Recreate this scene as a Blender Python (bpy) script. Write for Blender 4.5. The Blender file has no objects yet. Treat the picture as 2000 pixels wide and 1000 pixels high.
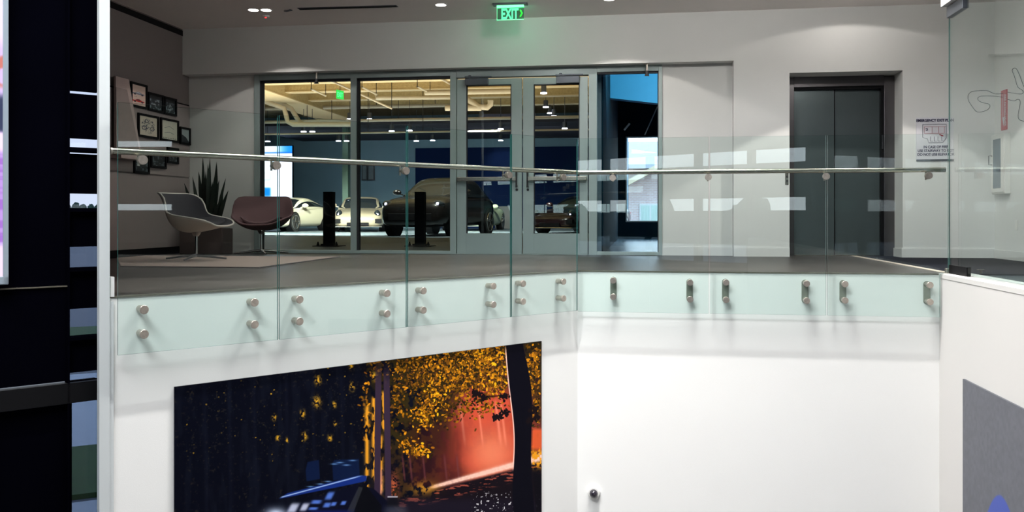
import bpy, math, random
import numpy as np
from mathutils import Vector, Matrix
random.seed(7)
np.random.seed(7)
S = bpy.context.scene
COL = S.collection

# ------------------------------------------------------------------ camera
F, HOR, HC, TH = 1700.0, 424.0, 0.52, math.radians(8.37)
cam_d = bpy.data.cameras.new('camera')
cam = bpy.data.objects.new('camera', cam_d)
COL.objects.link(cam)
cam_d.sensor_width = 36.0
cam_d.lens = F / 2000 * 36
cam_d.shift_y = -(500 - HOR) / 2000
cam_d.clip_end = 800
cam.location = (0, 0, HC)
cam.rotation_euler = (math.pi / 2, 0, TH)
S.camera = cam

# ------------------------------------------------------------------ sky and exposure
w = bpy.data.worlds.new('overcast_sky')
S.world = w
w.use_nodes = True
wn = w.node_tree.nodes
wl = w.node_tree.links
wn.clear()
wo = wn.new('ShaderNodeOutputWorld')
wb = wn.new('ShaderNodeBackground')
tc = wn.new('ShaderNodeTexCoord')
sx = wn.new('ShaderNodeSeparateXYZ')
cr = wn.new('ShaderNodeValToRGB')
cr.color_ramp.elements[0].position = 0.0
cr.color_ramp.elements[0].color = (0.92, 0.96, 1.0, 1)
cr.color_ramp.elements[1].position = 0.6
cr.color_ramp.elements[1].color = (0.55, 0.72, 1.0, 1)
wl.new(tc.outputs['Generated'], sx.inputs[0])
wl.new(sx.outputs['Z'], cr.inputs[0])
wl.new(cr.outputs[0], wb.inputs[0])
wb.inputs[1].default_value = 4.0
wl.new(wb.outputs[0], wo.inputs[0])
S.view_settings.view_transform = 'Standard'
S.view_settings.look = 'None'
S.view_settings.gamma = 1
S.view_settings.use_curve_mapping = False
S.view_settings.exposure = 0.5
S.cycles.transparent_max_bounces = 32
S.cycles.max_bounces = 10


def rot_to(v):
    return Vector(v).to_track_quat('-Z', 'Y').to_euler()


def area(name, loc, size, sizey, power, col=(1, 1, 1), target=None, rotz=0, spread=180):
    l = bpy.data.lights.new(name, 'AREA')
    l.shape = 'RECTANGLE'
    l.size = size
    l.size_y = sizey
    l.energy = power
    l.color = col
    l.spread = math.radians(spread)
    o = bpy.data.objects.new(name, l)
    COL.objects.link(o)
    o.location = loc
    if target is not None:
        o.rotation_euler = rot_to(Vector(target) - Vector(loc))
    else:
        o.rotation_euler = (0, 0, rotz)
    return o


def spot(name, loc, target, power, angle=60, blend=0.3, col=(1, 1, 1), radius=0.04):
    l = bpy.data.lights.new(name, 'SPOT')
    l.energy = power
    l.color = col
    l.spot_size = math.radians(angle)
    l.spot_blend = blend
    l.shadow_soft_size = radius
    o = bpy.data.objects.new(name, l)
    COL.objects.link(o)
    o.location = loc
    o.rotation_euler = rot_to(Vector(target) - Vector(loc))
    return o


# ------------------------------------------------------------------ a photograph's pixel as a ray
def ray(px, py):
    x = (px - 1000) / F
    return Vector((-math.sin(TH) + x * math.cos(TH), math.cos(TH) + x * math.sin(TH), (HOR - py) / F))


C0 = Vector((0, 0, HC))


def onz(px, py, z=0.0):
    d = ray(px, py)
    return C0 + d * ((z - HC) / d.z)


def ony(px, py, Y):
    d = ray(px, py)
    return C0 + d * (Y / d.y)


def onx(px, py, X):
    d = ray(px, py)
    return C0 + d * (X / d.x)


def onp(px, py, P, n):
    d = ray(px, py)
    return C0 + d * ((P - C0).dot(n) / d.dot(n))


# main planes of the building
YE = 8.44                      # edge of the upper floor, right part
P1, P2 = 11.82, 12.0           # back wall, recessed shop front
ZC, ZH = 3.25, 2.59            # ceiling, header underside
XL, XR, XS = -6.58, 2.706, 4.45
A = onz(215, 580, 0)
K = Vector((ray(1128, 528).x / ray(1128, 528).y * YE, YE, 0))
T = (K - A).normalized()
AL = math.atan2(T.y, T.x)
N = Vector((math.sin(AL), -math.cos(AL), 0))
ZG = -4.3                      # lower floor and the ground outside


def onL(px, py, off=0.0):      # onto the angled wall's plane, moved off metres towards the void
    return onp(px, py, A + N * off, N)


def sL(p):                     # distance along the angled wall
    return (p - A).dot(T)


# wall washers and an added fill light over the void
LW = 1.40
mid = (A + K) / 2 + N * LW + T * 0.25
area('wall_washer_light', (mid.x, mid.y, 6.0), 4.2, 0.10, 215, (1.0, 0.985, 0.96), rotz=AL, spread=100)
area('wall_washer_light', (0.35, YE - LW, 6.0), 2.6, 0.10, 178, (1.0, 0.985, 0.96), spread=100)
area('hall_fill_light', (-3.0, 1.5, 6.05), 4.5, 3.0, 430, (0.97, 0.985, 1.0), target=(-2.4, 7.4, -0.5), spread=120)


# ------------------------------------------------------------------ materials
def srgb(c):
    out = []
    for v in c[:3]:
        v = v / 255.0
        out.append(v / 12.92 if v <= 0.04045 else ((v + 0.055) / 1.055) ** 2.4)
    return (*out, 1)


def mat(name, c, rough=0.6, metal=0.0, var=0.0, scale=8.0, bump=0.0, bscale=60.0, emit=None, es=0.0,
        coat=0.0, stretch=None, spec=0.5):
    m = bpy.data.materials.new(name)
    m.use_nodes = True
    nt = m.node_tree
    b = nt.nodes['Principled BSDF']
    col = c if (len(c) == 4) else srgb(c)
    b.inputs['Base Color'].default_value = col
    b.inputs['Roughness'].default_value = rough
    b.inputs['Metallic'].default_value = metal
    b.inputs['Coat Weight'].default_value = coat
    b.inputs['Specular IOR Level'].default_value = spec
    t = nt.nodes.new('ShaderNodeTexCoord')
    src = t.outputs['Object']
    if stretch:
        mp = nt.nodes.new('ShaderNodeMapping')
        mp.inputs['Scale'].default_value = stretch
        nt.links.new(src, mp.inputs[0])
        src = mp.outputs[0]
    if var > 0:
        n = nt.nodes.new('ShaderNodeTexNoise')
        n.inputs['Scale'].default_value = scale
        n.inputs['Detail'].default_value = 5
        nt.links.new(src, n.inputs['Vector'])
        mx = nt.nodes.new('ShaderNodeMix')
        mx.data_type = 'RGBA'
        mx.inputs['A'].default_value = tuple(v * (1 - var) for v in col[:3]) + (1,)
        mx.inputs['B'].default_value = tuple(min(1, v * (1 + var)) for v in col[:3]) + (1,)
        nt.links.new(n.outputs['Fac'], mx.inputs['Factor'])
        nt.links.new(mx.outputs['Result'], b.inputs['Base Color'])
    if bump > 0:
        n2 = nt.nodes.new('ShaderNodeTexNoise')
        n2.inputs['Scale'].default_value = bscale
        n2.inputs['Detail'].default_value = 3
        nt.links.new(src, n2.inputs['Vector'])
        bp = nt.nodes.new('ShaderNodeBump')
        bp.inputs['Strength'].default_value = bump
        bp.inputs['Distance'].default_value = 0.02
        nt.links.new(n2.outputs['Fac'], bp.inputs['Height'])
        nt.links.new(bp.outputs[0], b.inputs['Normal'])
    if emit:
        b.inputs['Emission Color'].default_value = srgb(emit)
        b.inputs['Emission Strength'].default_value = es
    return m


def glass(name, tint, refl=1.0, ior=1.5):
    m = bpy.data.materials.new(name)
    m.use_nodes = True
    nt = m.node_tree
    nt.nodes.clear()
    out = nt.nodes.new('ShaderNodeOutputMaterial')
    tr = nt.nodes.new('ShaderNodeBsdfTransparent')
    tr.inputs[0].default_value = (*tint, 1)
    gl = nt.nodes.new('ShaderNodeBsdfGlossy')
    gl.inputs['Roughness'].default_value = 0.0
    fr = nt.nodes.new('ShaderNodeFresnel')
    fr.inputs[0].default_value = ior
    # symmetrical fresnel on both faces: the inward face uses the inverse index
    geo = nt.nodes.new('ShaderNodeNewGeometry')
    mi = nt.nodes.new('ShaderNodeMix')
    mi.inputs[2].default_value = ior
    mi.inputs[3].default_value = 1.0 / ior
    nt.links.new(geo.outputs['Backfacing'], mi.inputs[0])
    nt.links.new(mi.outputs[0], fr.inputs[0])
    mul = nt.nodes.new('ShaderNodeMath')
    mul.operation = 'MULTIPLY'
    mul.use_clamp = True
    mul.inputs[1].default_value = refl
    nt.links.new(fr.outputs[0], mul.inputs[0])
    ms = nt.nodes.new('ShaderNodeMixShader')
    nt.links.new(mul.outputs[0], ms.inputs[0])
    nt.links.new(tr.outputs[0], ms.inputs[1])
    nt.links.new(gl.outputs[0], ms.inputs[2])
    nt.links.new(ms.outputs[0], out.inputs[0])
    return m


def vcmat(name, rough=0.4, emit=0.0, spec=0.4):
    m = bpy.data.materials.new(name)
    m.use_nodes = True
    nt = m.node_tree
    b = nt.nodes['Principled BSDF']
    a = nt.nodes.new('ShaderNodeAttribute')
    a.attribute_name = 'print'
    nt.links.new(a.outputs['Color'], b.inputs['Base Color'])
    b.inputs['Roughness'].default_value = rough
    b.inputs['Specular IOR Level'].default_value = spec
    if emit > 0:
        b.inputs['Base Color'].default_value = (0.02, 0.02, 0.02, 1)
        nt.links.remove(b.inputs['Base Color'].links[0])
        nt.links.new(a.outputs['Color'], b.inputs['Emission Color'])
        b.inputs['Emission Strength'].default_value = emit
    return m


M = {}
M['white'] = mat('white_wall_paint', (0.80, 0.795, 0.78, 1), 0.55, var=0.015, scale=1.5, bump=0.05, bscale=180)
M['upper'] = mat('pale_wall_paint', (0.66, 0.665, 0.65, 1), 0.6, var=0.03, scale=3, bump=0.06, bscale=150)
M['ceil'] = mat('ceiling_paint', (0.86, 0.81, 0.78, 1), 0.8, var=0.03, scale=4)
M['fabric'] = mat('grey_wall_fabric', (0.175, 0.15, 0.145, 1), 0.95, var=0.1, scale=60, bump=0.15, bscale=300)
M['fabric2'] = mat('lower_wall_fabric', (0.26, 0.22, 0.215, 1), 0.95, var=0.08, scale=60, bump=0.15, bscale=300)
M['black'] = mat('black_paint', (0.003, 0.003, 0.004, 1), 0.6, var=0.2, spec=0.15)
M['blackwall'] = mat('black_wall_panel', (0.0010, 0.0010, 0.0026, 1), 0.9, var=0.3, scale=2, spec=0.0)
M['steel'] = mat('brushed_steel', (0.50, 0.46, 0.40, 1), 0.24, 1.0, var=0.08, scale=40, stretch=(1, 1, 30))
M['steelcap'] = mat('turned_steel_cap', (0.47, 0.42, 0.37, 1), 0.32, 0.85, var=0.35, scale=45)
M['plate'] = mat('steel_back_plate', (0.25, 0.26, 0.22, 1), 0.42, 0.4, var=0.08, scale=20)
M['darkfr'] = mat('dark_curtain_wall_metal', (0.008, 0.010, 0.012, 1), 0.7, spec=0.1)
M['whiteC'] = mat('dimmed_cool_wall_paint', (0.53, 0.56, 0.57, 1), 0.6, var=0.015, scale=1.5)  # wall paint darkened to offset the strong light on the pilaster
M['whiteR'] = mat('dimmed_warm_wall_paint', (0.58, 0.565, 0.55, 1), 0.6, var=0.015, scale=1.5)  # the hall's white paint, darkened to offset strong light on the right wall
M['alu'] = mat('grey_anodised_frame', (0.33, 0.40, 0.395, 1), 0.38, 0.2, var=0.04, scale=10)
M['alud'] = mat('dark_frame_gasket', (0.015, 0.015, 0.02, 1), 0.5)
M['closer'] = mat('dark_closer_metal', (0.10, 0.11, 0.13, 1), 0.4, 0.6, var=0.1)
M['elev'] = mat('dark_elevator_steel', (0.13, 0.16, 0.165, 1), 0.30, 0.7, var=0.10, scale=12, stretch=(40, 40, 1))
M['elevj'] = mat('elevator_frame_steel', (0.14, 0.13, 0.135, 1), 0.35, 1.0, var=0.1, scale=12, stretch=(40, 40, 1))
M['rail'] = glass('balustrade_glass', (0.952, 0.998, 0.988), 1.0)
M['edge'] = mat('glass_edge', (0.03, 0.12, 0.11, 1), 0.15, var=0.3, scale=6, spec=0.8)
M['pane'] = glass('shop_front_glass', (0.93, 0.96, 0.965), 1.0)
M['dpane'] = glass('tinted_window_glass', (0.37, 0.385, 0.42), 0.4)
M['lamp'] = mat('lamp_lens', (255, 255, 250), 0.4, emit=(255, 246, 235), es=4)
M['lampg'] = mat('showroom_lamp_lens', (255, 255, 250), 0.4, emit=(240, 240, 255), es=6)
M['lampf'] = mat('white_trim_ring', (0.6, 0.6, 0.6, 1), 0.4)
M['rug'] = mat('brown_rug_pile', (0.36, 0.27, 0.235, 1), 1.0, var=0.3, scale=90, bump=0.4, bscale=250)
M['rugedge'] = mat('rug_binding', (0.03, 0.02, 0.02, 1), 0.9)
M['carpet'] = mat('dark_carpet_tile', (0.022, 0.022, 0.03, 1), 1.0, spec=0.05, var=0.25, scale=80, bump=0.3, bscale=200)
M['strip'] = mat('beige_stone_strip', (0.55, 0.46, 0.38, 1), 0.5, var=0.1)
M['woodedge'] = mat('floor_edge_trim', (0.10, 0.09, 0.07, 1), 0.5, var=0.2, scale=20)
M['mural'] = vcmat('printed_mural_film', 0.5, spec=0.04)
M['print'] = vcmat('framed_print_paper', 0.5)
M['screen'] = vcmat('lit_screen', 0.4, 1.0)
M['screen2'] = vcmat('lit_display_wall', 0.4, 1.6)
M['shellw'] = mat('cream_shell_fabric', (0.62, 0.58, 0.52, 1), 0.8, var=0.06, scale=60, bump=0.1, bscale=400)
M['shelld'] = mat('charcoal_upholstery', (0.03, 0.028, 0.035, 1), 0.9, var=0.15, scale=80, bump=0.15, bscale=400)
M['shellb'] = mat('brown_upholstery', (0.115, 0.062, 0.066, 1), 0.9, var=0.12, scale=80, bump=0.15, bscale=400)
M['shellb2'] = mat('brown_shell_back', (0.05, 0.032, 0.034, 1), 0.8, var=0.12, scale=80)
M['chrome'] = mat('chair_chrome', (0.7, 0.7, 0.7, 1), 0.15, 1.0)
M['darkmetal'] = mat('dark_chair_base_metal', (0.08, 0.08, 0.09, 1), 0.3, 0.9)
M['leaf'] = mat('snake_plant_leaf', (0.008, 0.018, 0.012, 1), 0.5, var=0.5, scale=14, stretch=(1, 1, 6))
M['pot'] = mat('brown_planter', (0.11, 0.085, 0.08, 1), 0.6, var=0.1)
M['soil'] = mat('soil', (0.03, 0.022, 0.018, 1), 1.0, var=0.4, scale=60)
M['board'] = mat('pinkish_board', (0.42, 0.33, 0.31, 1), 0.7, var=0.05, scale=10)
M['boardin'] = mat('board_inlay', (0.27, 0.22, 0.21, 1), 0.8, var=0.12, scale=14)
M['tan'] = mat('sprayed_insulation', (0.52, 0.40, 0.20, 1), 1.0, var=0.3, scale=14, bump=1.0, bscale=30)
M['tanl'] = mat('painted_beam_soffit', (0.70, 0.57, 0.36, 1), 0.9, var=0.08, scale=12)
M['pipe'] = mat('cream_pipe', (0.50, 0.45, 0.36, 1), 0.5, var=0.1)
M['gwall'] = mat('slate_blue_wall', (0.14, 0.22, 0.27, 1), 0.8, var=0.12, scale=2)
M['gwall2'] = mat('dark_violet_wall', (0.035, 0.035, 0.055, 1), 0.8, var=0.1)
M['gfloor'] = mat('polished_showroom_floor', (0.11, 0.14, 0.165, 1), 0.45, var=0.12, scale=3)
M['teal'] = mat('teal_wall', (0.004, 0.03, 0.05, 1), 0.8, var=0.1, spec=0.1)
M['blue'] = mat('blue_reflection_paint', (0.03, 0.38, 0.72, 1), 0.6, var=0.05, scale=3)
M['mint'] = mat('pale_green_post_paint', (0.13, 0.22, 0.18, 1), 0.5)
M['lawn'] = mat('lawn_grass', (0.035, 0.075, 0.018, 1), 1.0, var=0.4, scale=3, bump=0.5, bscale=30)
M['asph'] = mat('asphalt', (0.10, 0.11, 0.12, 1), 0.9, var=0.2, scale=4)
M['conc'] = mat('concrete_paving', (0.36, 0.40, 0.43, 1), 0.8, var=0.12, scale=3)
M['tree'] = mat('tree_leaves', (0.03, 0.07, 0.045, 1), 0.9, var=0.5, scale=2)
M['bark'] = mat('tree_bark', (0.06, 0.045, 0.035, 1), 0.9, var=0.3)
M['redlight'] = mat('red_indicator', (255, 40, 40), 0.3, emit=(255, 30, 40), es=3)
M['green'] = mat('exit_letter_green', (60, 200, 120), 0.4, emit=(90, 250, 165), es=0.9)
M['greenlamp'] = mat('exit_lamp_strip', (190, 255, 220), 0.4, emit=(90, 255, 160), es=0.9)
M['arrow'] = mat('exit_arrow_green', (40, 240, 60), 0.4, emit=(20, 230, 40), es=1.0)
M['red'] = mat('red_sign_face', (0.45, 0.03, 0.05, 1), 0.5)
M['signw'] = mat('white_sign_face', (0.62, 0.62, 0.66, 1), 0.45, var=0.03)
M['ink'] = mat('dark_blue_ink', (0.02, 0.02, 0.06, 1), 0.6)
M['inkred'] = mat('dull_red_ink', (0.35, 0.10, 0.12, 1), 0.6)
M['offwhite'] = mat('off_white_plastic', (0.72, 0.71, 0.68, 1), 0.45)
M['darkglass'] = mat('smoked_cabinet_pane', (0.10, 0.14, 0.18, 1), 0.15)
M['lens'] = mat('black_lens', (0.015, 0.012, 0.02, 1), 0.05, spec=1.0)
M['hallfloor'] = mat('hall_floor_tile', (0.10, 0.10, 0.105, 1), 0.5, var=0.08)


def woodfloor():
    m = bpy.data.materials.new('grey_plank_floor')
    m.use_nodes = True
    nt = m.node_tree
    b = nt.nodes['Principled BSDF']
    t = nt.nodes.new('ShaderNodeTexCoord')
    br = nt.nodes.new('ShaderNodeTexBrick')
    br.inputs['Color1'].default_value = (0.026, 0.021, 0.019, 1)
    br.inputs['Color2'].default_value = (0.046, 0.038, 0.034, 1)
    br.inputs['Mortar'].default_value = (0.03, 0.03, 0.03, 1)
    br.inputs['Scale'].default_value = 1.0
    br.inputs['Brick Width'].default_value = 1.22
    br.inputs['Row Height'].default_value = 0.61
    br.inputs['Mortar Size'].default_value = 0.003
    nt.links.new(t.outputs['Object'], br.inputs['Vector'])
    mp = nt.nodes.new('ShaderNodeMapping')
    mp.inputs['Scale'].default_value = (0.5, 14, 1)
    nt.links.new(t.outputs['Object'], mp.inputs[0])
    n = nt.nodes.new('ShaderNodeTexNoise')
    n.inputs['Scale'].default_value = 2.0
    n.inputs['Detail'].default_value = 6
    nt.links.new(mp.outputs[0], n.inputs['Vector'])
    mx = nt.nodes.new('ShaderNodeMix')
    mx.data_type = 'RGBA'
    mx.blend_type = 'MULTIPLY'
    mx.inputs['Factor'].default_value = 0.9
    r = nt.nodes.new('ShaderNodeValToRGB')
    r.color_ramp.elements[0].position = 0.35
    r.color_ramp.elements[0].color = (0.45, 0.42, 0.40, 1)
    r.color_ramp.elements[1].position = 0.65
    r.color_ramp.elements[1].color = (1.3, 1.3, 1.3, 1)
    nt.links.new(n.outputs['Fac'], r.inputs[0])
    nt.links.new(br.outputs['Color'], mx.inputs['A'])
    nt.links.new(r.outputs[0], mx.inputs['B'])
    nt.links.new(mx.outputs['Result'], b.inputs['Base Color'])
    b.inputs['Roughness'].default_value = 0.36
    b.inputs['Specular IOR Level'].default_value = 0.22
    return m


M['wood'] = woodfloor()


def brickmat():
    m = bpy.data.materials.new('red_brick_wall')
    m.use_nodes = True
    nt = m.node_tree
    b = nt.nodes['Principled BSDF']
    t = nt.nodes.new('ShaderNodeTexCoord')
    mp = nt.nodes.new('ShaderNodeMapping')
    mp.inputs['Rotation'].default_value = (math.pi / 2, 0, 0)
    br = nt.nodes.new('ShaderNodeTexBrick')
    br.inputs['Color1'].default_value = (0.66, 0.47, 0.44, 1)
    br.inputs['Color2'].default_value = (0.72, 0.54, 0.50, 1)
    br.inputs['Mortar'].default_value = (0.74, 0.68, 0.65, 1)
    br.inputs['Scale'].default_value = 1.0
    br.inputs['Brick Width'].default_value = 0.26
    br.inputs['Row Height'].default_value = 0.09
    br.inputs['Mortar Size'].default_value = 0.012
    nt.links.new(t.outputs['Object'], mp.inputs[0])
    nt.links.new(mp.outputs[0], br.inputs['Vector'])
    nt.links.new(br.outputs['Color'], b.inputs['Base Color'])
    b.inputs['Roughness'].default_value = 0.9
    return m


M['brick'] = brickmat()


# ------------------------------------------------------------------ mesh building
class MB:
    def __init__(s):
        s.v, s.f, s.m = [], [], []

    def add(s, vs, fs, mi=0):
        b = len(s.v)
        s.v += [tuple(v) for v in vs]
        for f in fs:
            s.f.append(tuple(i + b for i in f))
            s.m.append(mi)
        return s

    def box(s, x0, x1, y0, y1, z0, z1, mi=0):
        vs = [(x0, y0, z0), (x1, y0, z0), (x1, y1, z0), (x0, y1, z0), (x0, y0, z1), (x1, y0, z1), (x1, y1, z1), (x0, y1, z1)]
        fs = [(0, 3, 2, 1), (4, 5, 6, 7), (0, 1, 5, 4), (1, 2, 6, 5), (2, 3, 7, 6), (3, 0, 4, 7)]
        return s.add(vs, fs, mi)

    def cyl(s, p0, p1, r0, r1=None, seg=20, mi=0, caps=True):
        r1 = r0 if r1 is None else r1
        p0, p1 = Vector(p0), Vector(p1)
        d = (p1 - p0).normalized()
        a = d.orthogonal().normalized()
        b = d.cross(a)
        vs = []
        for p, r in ((p0, r0), (p1, r1)):
            for i in range(seg):
                t = 2 * math.pi * i / seg
                vs.append(p + a * (r * math.cos(t)) + b * (r * math.sin(t)))
        fs = [(i, (i + 1) % seg, seg + (i + 1) % seg, seg + i) for i in range(seg)]
        if caps:
            fs.append(tuple(range(seg - 1, -1, -1)))
            fs.append(tuple(range(seg, 2 * seg)))
        return s.add(vs, fs, mi)

    def tube(s, pts, r, seg=10, mi=0):
        pts = [Vector(p) for p in pts]
        rings = []
        up = None
        vs = []
        for i, p in enumerate(pts):
            d = (pts[min(i + 1, len(pts) - 1)] - pts[max(i - 1, 0)]).normalized()
            if up is None:
                up = d.orthogonal().normalized()
            a = (up - d * up.dot(d)).normalized()
            up = a
            b = d.cross(a)
            rr = r[i] if isinstance(r, (list, tuple)) else r
            for k in range(seg):
                t = 2 * math.pi * k / seg
                vs.append(p + a * (rr * math.cos(t)) + b * (rr * math.sin(t)))
        fs = []
        for i in range(len(pts) - 1):
            for k in range(seg):
                fs.append((i * seg + k, i * seg + (k + 1) % seg, (i + 1) * seg + (k + 1) % seg, (i + 1) * seg + k))
        fs.append(tuple(range(seg - 1, -1, -1)))
        n = (len(pts) - 1) * seg
        fs.append(tuple(range(n, n + seg)))
        return s.add(vs, fs, mi)

    def prism(s, poly, y0, y1, mi=0, edge=None):
        # polygon in x,z extruded along y
        n = len(poly)
        vs = [(x, y0, z) for x, z in poly] + [(x, y1, z) for x, z in poly]
        s.add(vs, [tuple(range(n)), tuple(range(2 * n - 1, n - 1, -1))], mi)
        b = len(s.v) - 2 * n
        for i in range(n):
            j = (i + 1) % n
            s.f.append((b + i, b + n + i, b + n + j, b + j))
            s.m.append(mi if edge is None else edge)
        return s

    def ball(s, c, r, seg=16, rings=10, mi=0, sq=(1, 1, 1)):
        vs = []
        for i in range(rings + 1):
            t = math.pi * i / rings
            for k in range(seg):
                p = 2 * math.pi * k / seg
                vs.append((c[0] + r * sq[0] * math.sin(t) * math.cos(p), c[1] + r * sq[1] * math.sin(t) * math.sin(p), c[2] + r * sq[2] * math.cos(t)))
        fs = []
        for i in range(rings):
            for k in range(seg):
                fs.append((i * seg + k, (i + 1) * seg + k, (i + 1) * seg + (k + 1) % seg, i * seg + (k + 1) % seg))
        return s.add(vs, fs, mi)

    def build(s, name, mats, parent=None, loc=(0, 0, 0), rz=0.0, smooth=False, bevel=0.0, sub=0, recalc=False):
        me = bpy.data.meshes.new(name)
        me.from_pydata(s.v, [], s.f)
        if not isinstance(mats, (list, tuple)):
            mats = [mats]
        for m in mats:
            me.materials.append(m)
        me.polygons.foreach_set('material_index', s.m)
        if smooth:
            me.polygons.foreach_set('use_smooth', [True] * len(s.f))
        me.update()
        me.validate()
        if recalc:
            import bmesh
            bm = bmesh.new()
            bm.from_mesh(me)
            bmesh.ops.remove_doubles(bm, verts=bm.verts, dist=1e-5)
            bmesh.ops.recalc_face_normals(bm, faces=bm.faces)
            bm.to_mesh(me)
            bm.free()
        if smooth and hasattr(me, 'set_sharp_from_angle'):
            me.set_sharp_from_angle(angle=math.radians(40))
        o = bpy.data.objects.new(name, me)
        COL.objects.link(o)
        if bevel > 0:
            b = o.modifiers.new('bevel', 'BEVEL')
            b.width = bevel
            b.segments = 2
            b.limit_method = 'ANGLE'
        if sub:
            b = o.modifiers.new('subsurf', 'SUBSURF')
            b.levels = b.render_levels = sub
        o.location = loc
        o.rotation_euler = (0, 0, rz)
        if parent is not None:
            o.parent = parent
        return o


def empty(name, loc=(0, 0, 0), rz=0.0, parent=None):
    o = bpy.data.objects.new(name, None)
    o.empty_display_size = 0.1
    COL.objects.link(o)
    o.location = loc
    o.rotation_euler = (0, 0, rz)
    if parent is not None:
        o.parent = parent
    return o


def tag(o, label, cat, group=None, kind=None):
    o['label'] = label
    o['category'] = cat
    if group:
        o['group'] = group
    if kind:
        o['kind'] = kind
    return o


def struct(o):
    o['kind'] = 'structure'
    return o


def kids(o):
    return [c for c in bpy.data.objects if c.parent is o]


def copy_tree(o, parent=None):
    c = o.copy()
    COL.objects.link(c)
    c.parent = parent
    for ch in kids(o):
        copy_tree(ch, c)
    return c


def textmesh(name, body, size, m, parent, loc, rot=(math.pi / 2, 0, 0), extrude=0.001, align='LEFT', sx=1.0, bold=0.0):
    cu = bpy.data.curves.new(name, 'FONT')
    cu.body = body
    cu.size = size
    cu.extrude = extrude
    cu.align_x = align
    cu.offset = bold
    o = bpy.data.objects.new('tmp', cu)
    COL.objects.link(o)
    dg = bpy.context.evaluated_depsgraph_get()
    dg.update()
    me = bpy.data.meshes.new_from_object(o.evaluated_get(dg))
    bpy.data.objects.remove(o)
    me.materials.clear()
    me.materials.append(m)
    t = bpy.data.objects.new(name, me)
    COL.objects.link(t)
    t.parent = parent
    t.location = loc
    t.rotation_euler = rot
    t.scale = (sx, 1, 1)
    return t


def lin(img):
    img = np.clip(img, 0, 1)
    return np.where(img <= 0.04045, img / 12.92, ((img + 0.055) / 1.055) ** 2.4)


def painted(name, W, H, img, m, parent=None, loc=(0, 0, 0), rz=0.0):
    # flat print of W x H metres in local x,z facing -y; img[row from the top, column, rgb] in display values
    ny, nx = img.shape[:2]
    xs = np.linspace(0, W, nx)
    zs = np.linspace(H, 0, ny)
    X, Z = np.meshgrid(xs, zs)
    co = np.zeros((ny * nx, 3), np.float32)
    co[:, 0] = X.ravel()
    co[:, 2] = Z.ravel()
    i = np.arange(ny * nx).reshape(ny, nx)
    q = np.stack([i[1:, :-1], i[1:, 1:], i[:-1, 1:], i[:-1, :-1]], -1).reshape(-1, 4).astype(np.int32)
    me = bpy.data.meshes.new(name)
    me.vertices.add(len(co))
    me.vertices.foreach_set('co', co.ravel())
    me.loops.add(q.size)
    me.loops.foreach_set('vertex_index', q.ravel())
    me.polygons.add(len(q))
    me.polygons.foreach_set('loop_start', np.arange(0, q.size, 4, dtype=np.int32))
    me.polygons.foreach_set('loop_total', np.full(len(q), 4, np.int32))
    me.update()
    at = me.color_attributes.new('print', 'FLOAT_COLOR', 'POINT')
    c = np.ones((ny * nx, 4), np.float32)
    c[:, :3] = lin(img).reshape(-1, 3)
    at.data.foreach_set('color', c.ravel())
    me.materials.append(m)
    o = bpy.data.objects.new(name, me)
    COL.objects.link(o)
    o.location = loc
    o.rotation_euler = (0, 0, rz)
    if parent is not None:
        o.parent = parent
    return o


def vnoise(x, y, seed=0):
    rs = np.random.RandomState(seed)
    g = rs.rand(256, 256)
    xi = np.floor(x).astype(int)
    yi = np.floor(y).astype(int)
    fx, fy = x - xi, y - yi
    fx = fx * fx * (3 - 2 * fx)
    fy = fy * fy * (3 - 2 * fy)
    a = g[yi % 256, xi % 256]
    b = g[yi % 256, (xi + 1) % 256]
    c = g[(yi + 1) % 256, xi % 256]
    d = g[(yi + 1) % 256, (xi + 1) % 256]
    return (a * (1 - fx) + b * fx) * (1 - fy) + (c * (1 - fx) + d * fx) * fy


def fbm(x, y, o=4, seed=0):
    s, a, t = 0, 0.5, 0
    for k in range(o):
        s = s + a * vnoise(x * 2 ** k, y * 2 ** k, seed + k)
        t += a
        a *= 0.5
    return s / t


def sst(a, b, x):
    t = np.clip((x - a) / (b - a), 0, 1)
    return t * t * (3 - 2 * t)


def mixc(img, c, a):
    a = np.clip(a, 0, 1)[..., None]
    return img * (1 - a) + np.array(c) / 255.0 * a

# ================================================================== THE SETTING
# upper floor
_a, _k = A - N * 0.02, K - N * 0.02
e_poly = [(_a.x, _a.y), (_k.x, YE + 0.02), (2.80, YE + 0.02), (2.80, P2 + 0.4), (XL - 0.1, P2 + 0.4), (XL - 0.05, 10.04)]
m = MB()
vs = [(x, y, 0) for x, y in e_poly] + [(x, y, -0.3) for x, y in e_poly]
n = len(e_poly)
m.add(vs, [tuple(range(n)), tuple(range(2 * n - 1, n - 1, -1))] + [(i, i + n, (i + 1) % n + n, (i + 1) % n) for i in range(n)])
struct(m.build('floor', M['wood']))
m = MB()
m.box(2.87, 9.0, -3.4, P2 + 0.4, -0.3, 0.0)
struct(m.build('floor_carpet', M['carpet']))
m = MB()
m.box(2.80, 2.87, YE + 0.06, P1 + 0.34, -0.1, 0.004)
struct(m.build('trim_1', M['strip']))
# thin edge trim of the slab
m = MB()
LT = (K - A).length
m.box(0, LT, -0.006, 0.03, -0.008, 0.004)
struct(m.build('trim_2', M['woodedge'], loc=A, rz=AL))
m = MB()
m.box(K.x, 2.70, YE - 0.006, YE + 0.03, -0.008, 0.004)
struct(m.build('trim_3', M['woodedge']))

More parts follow.
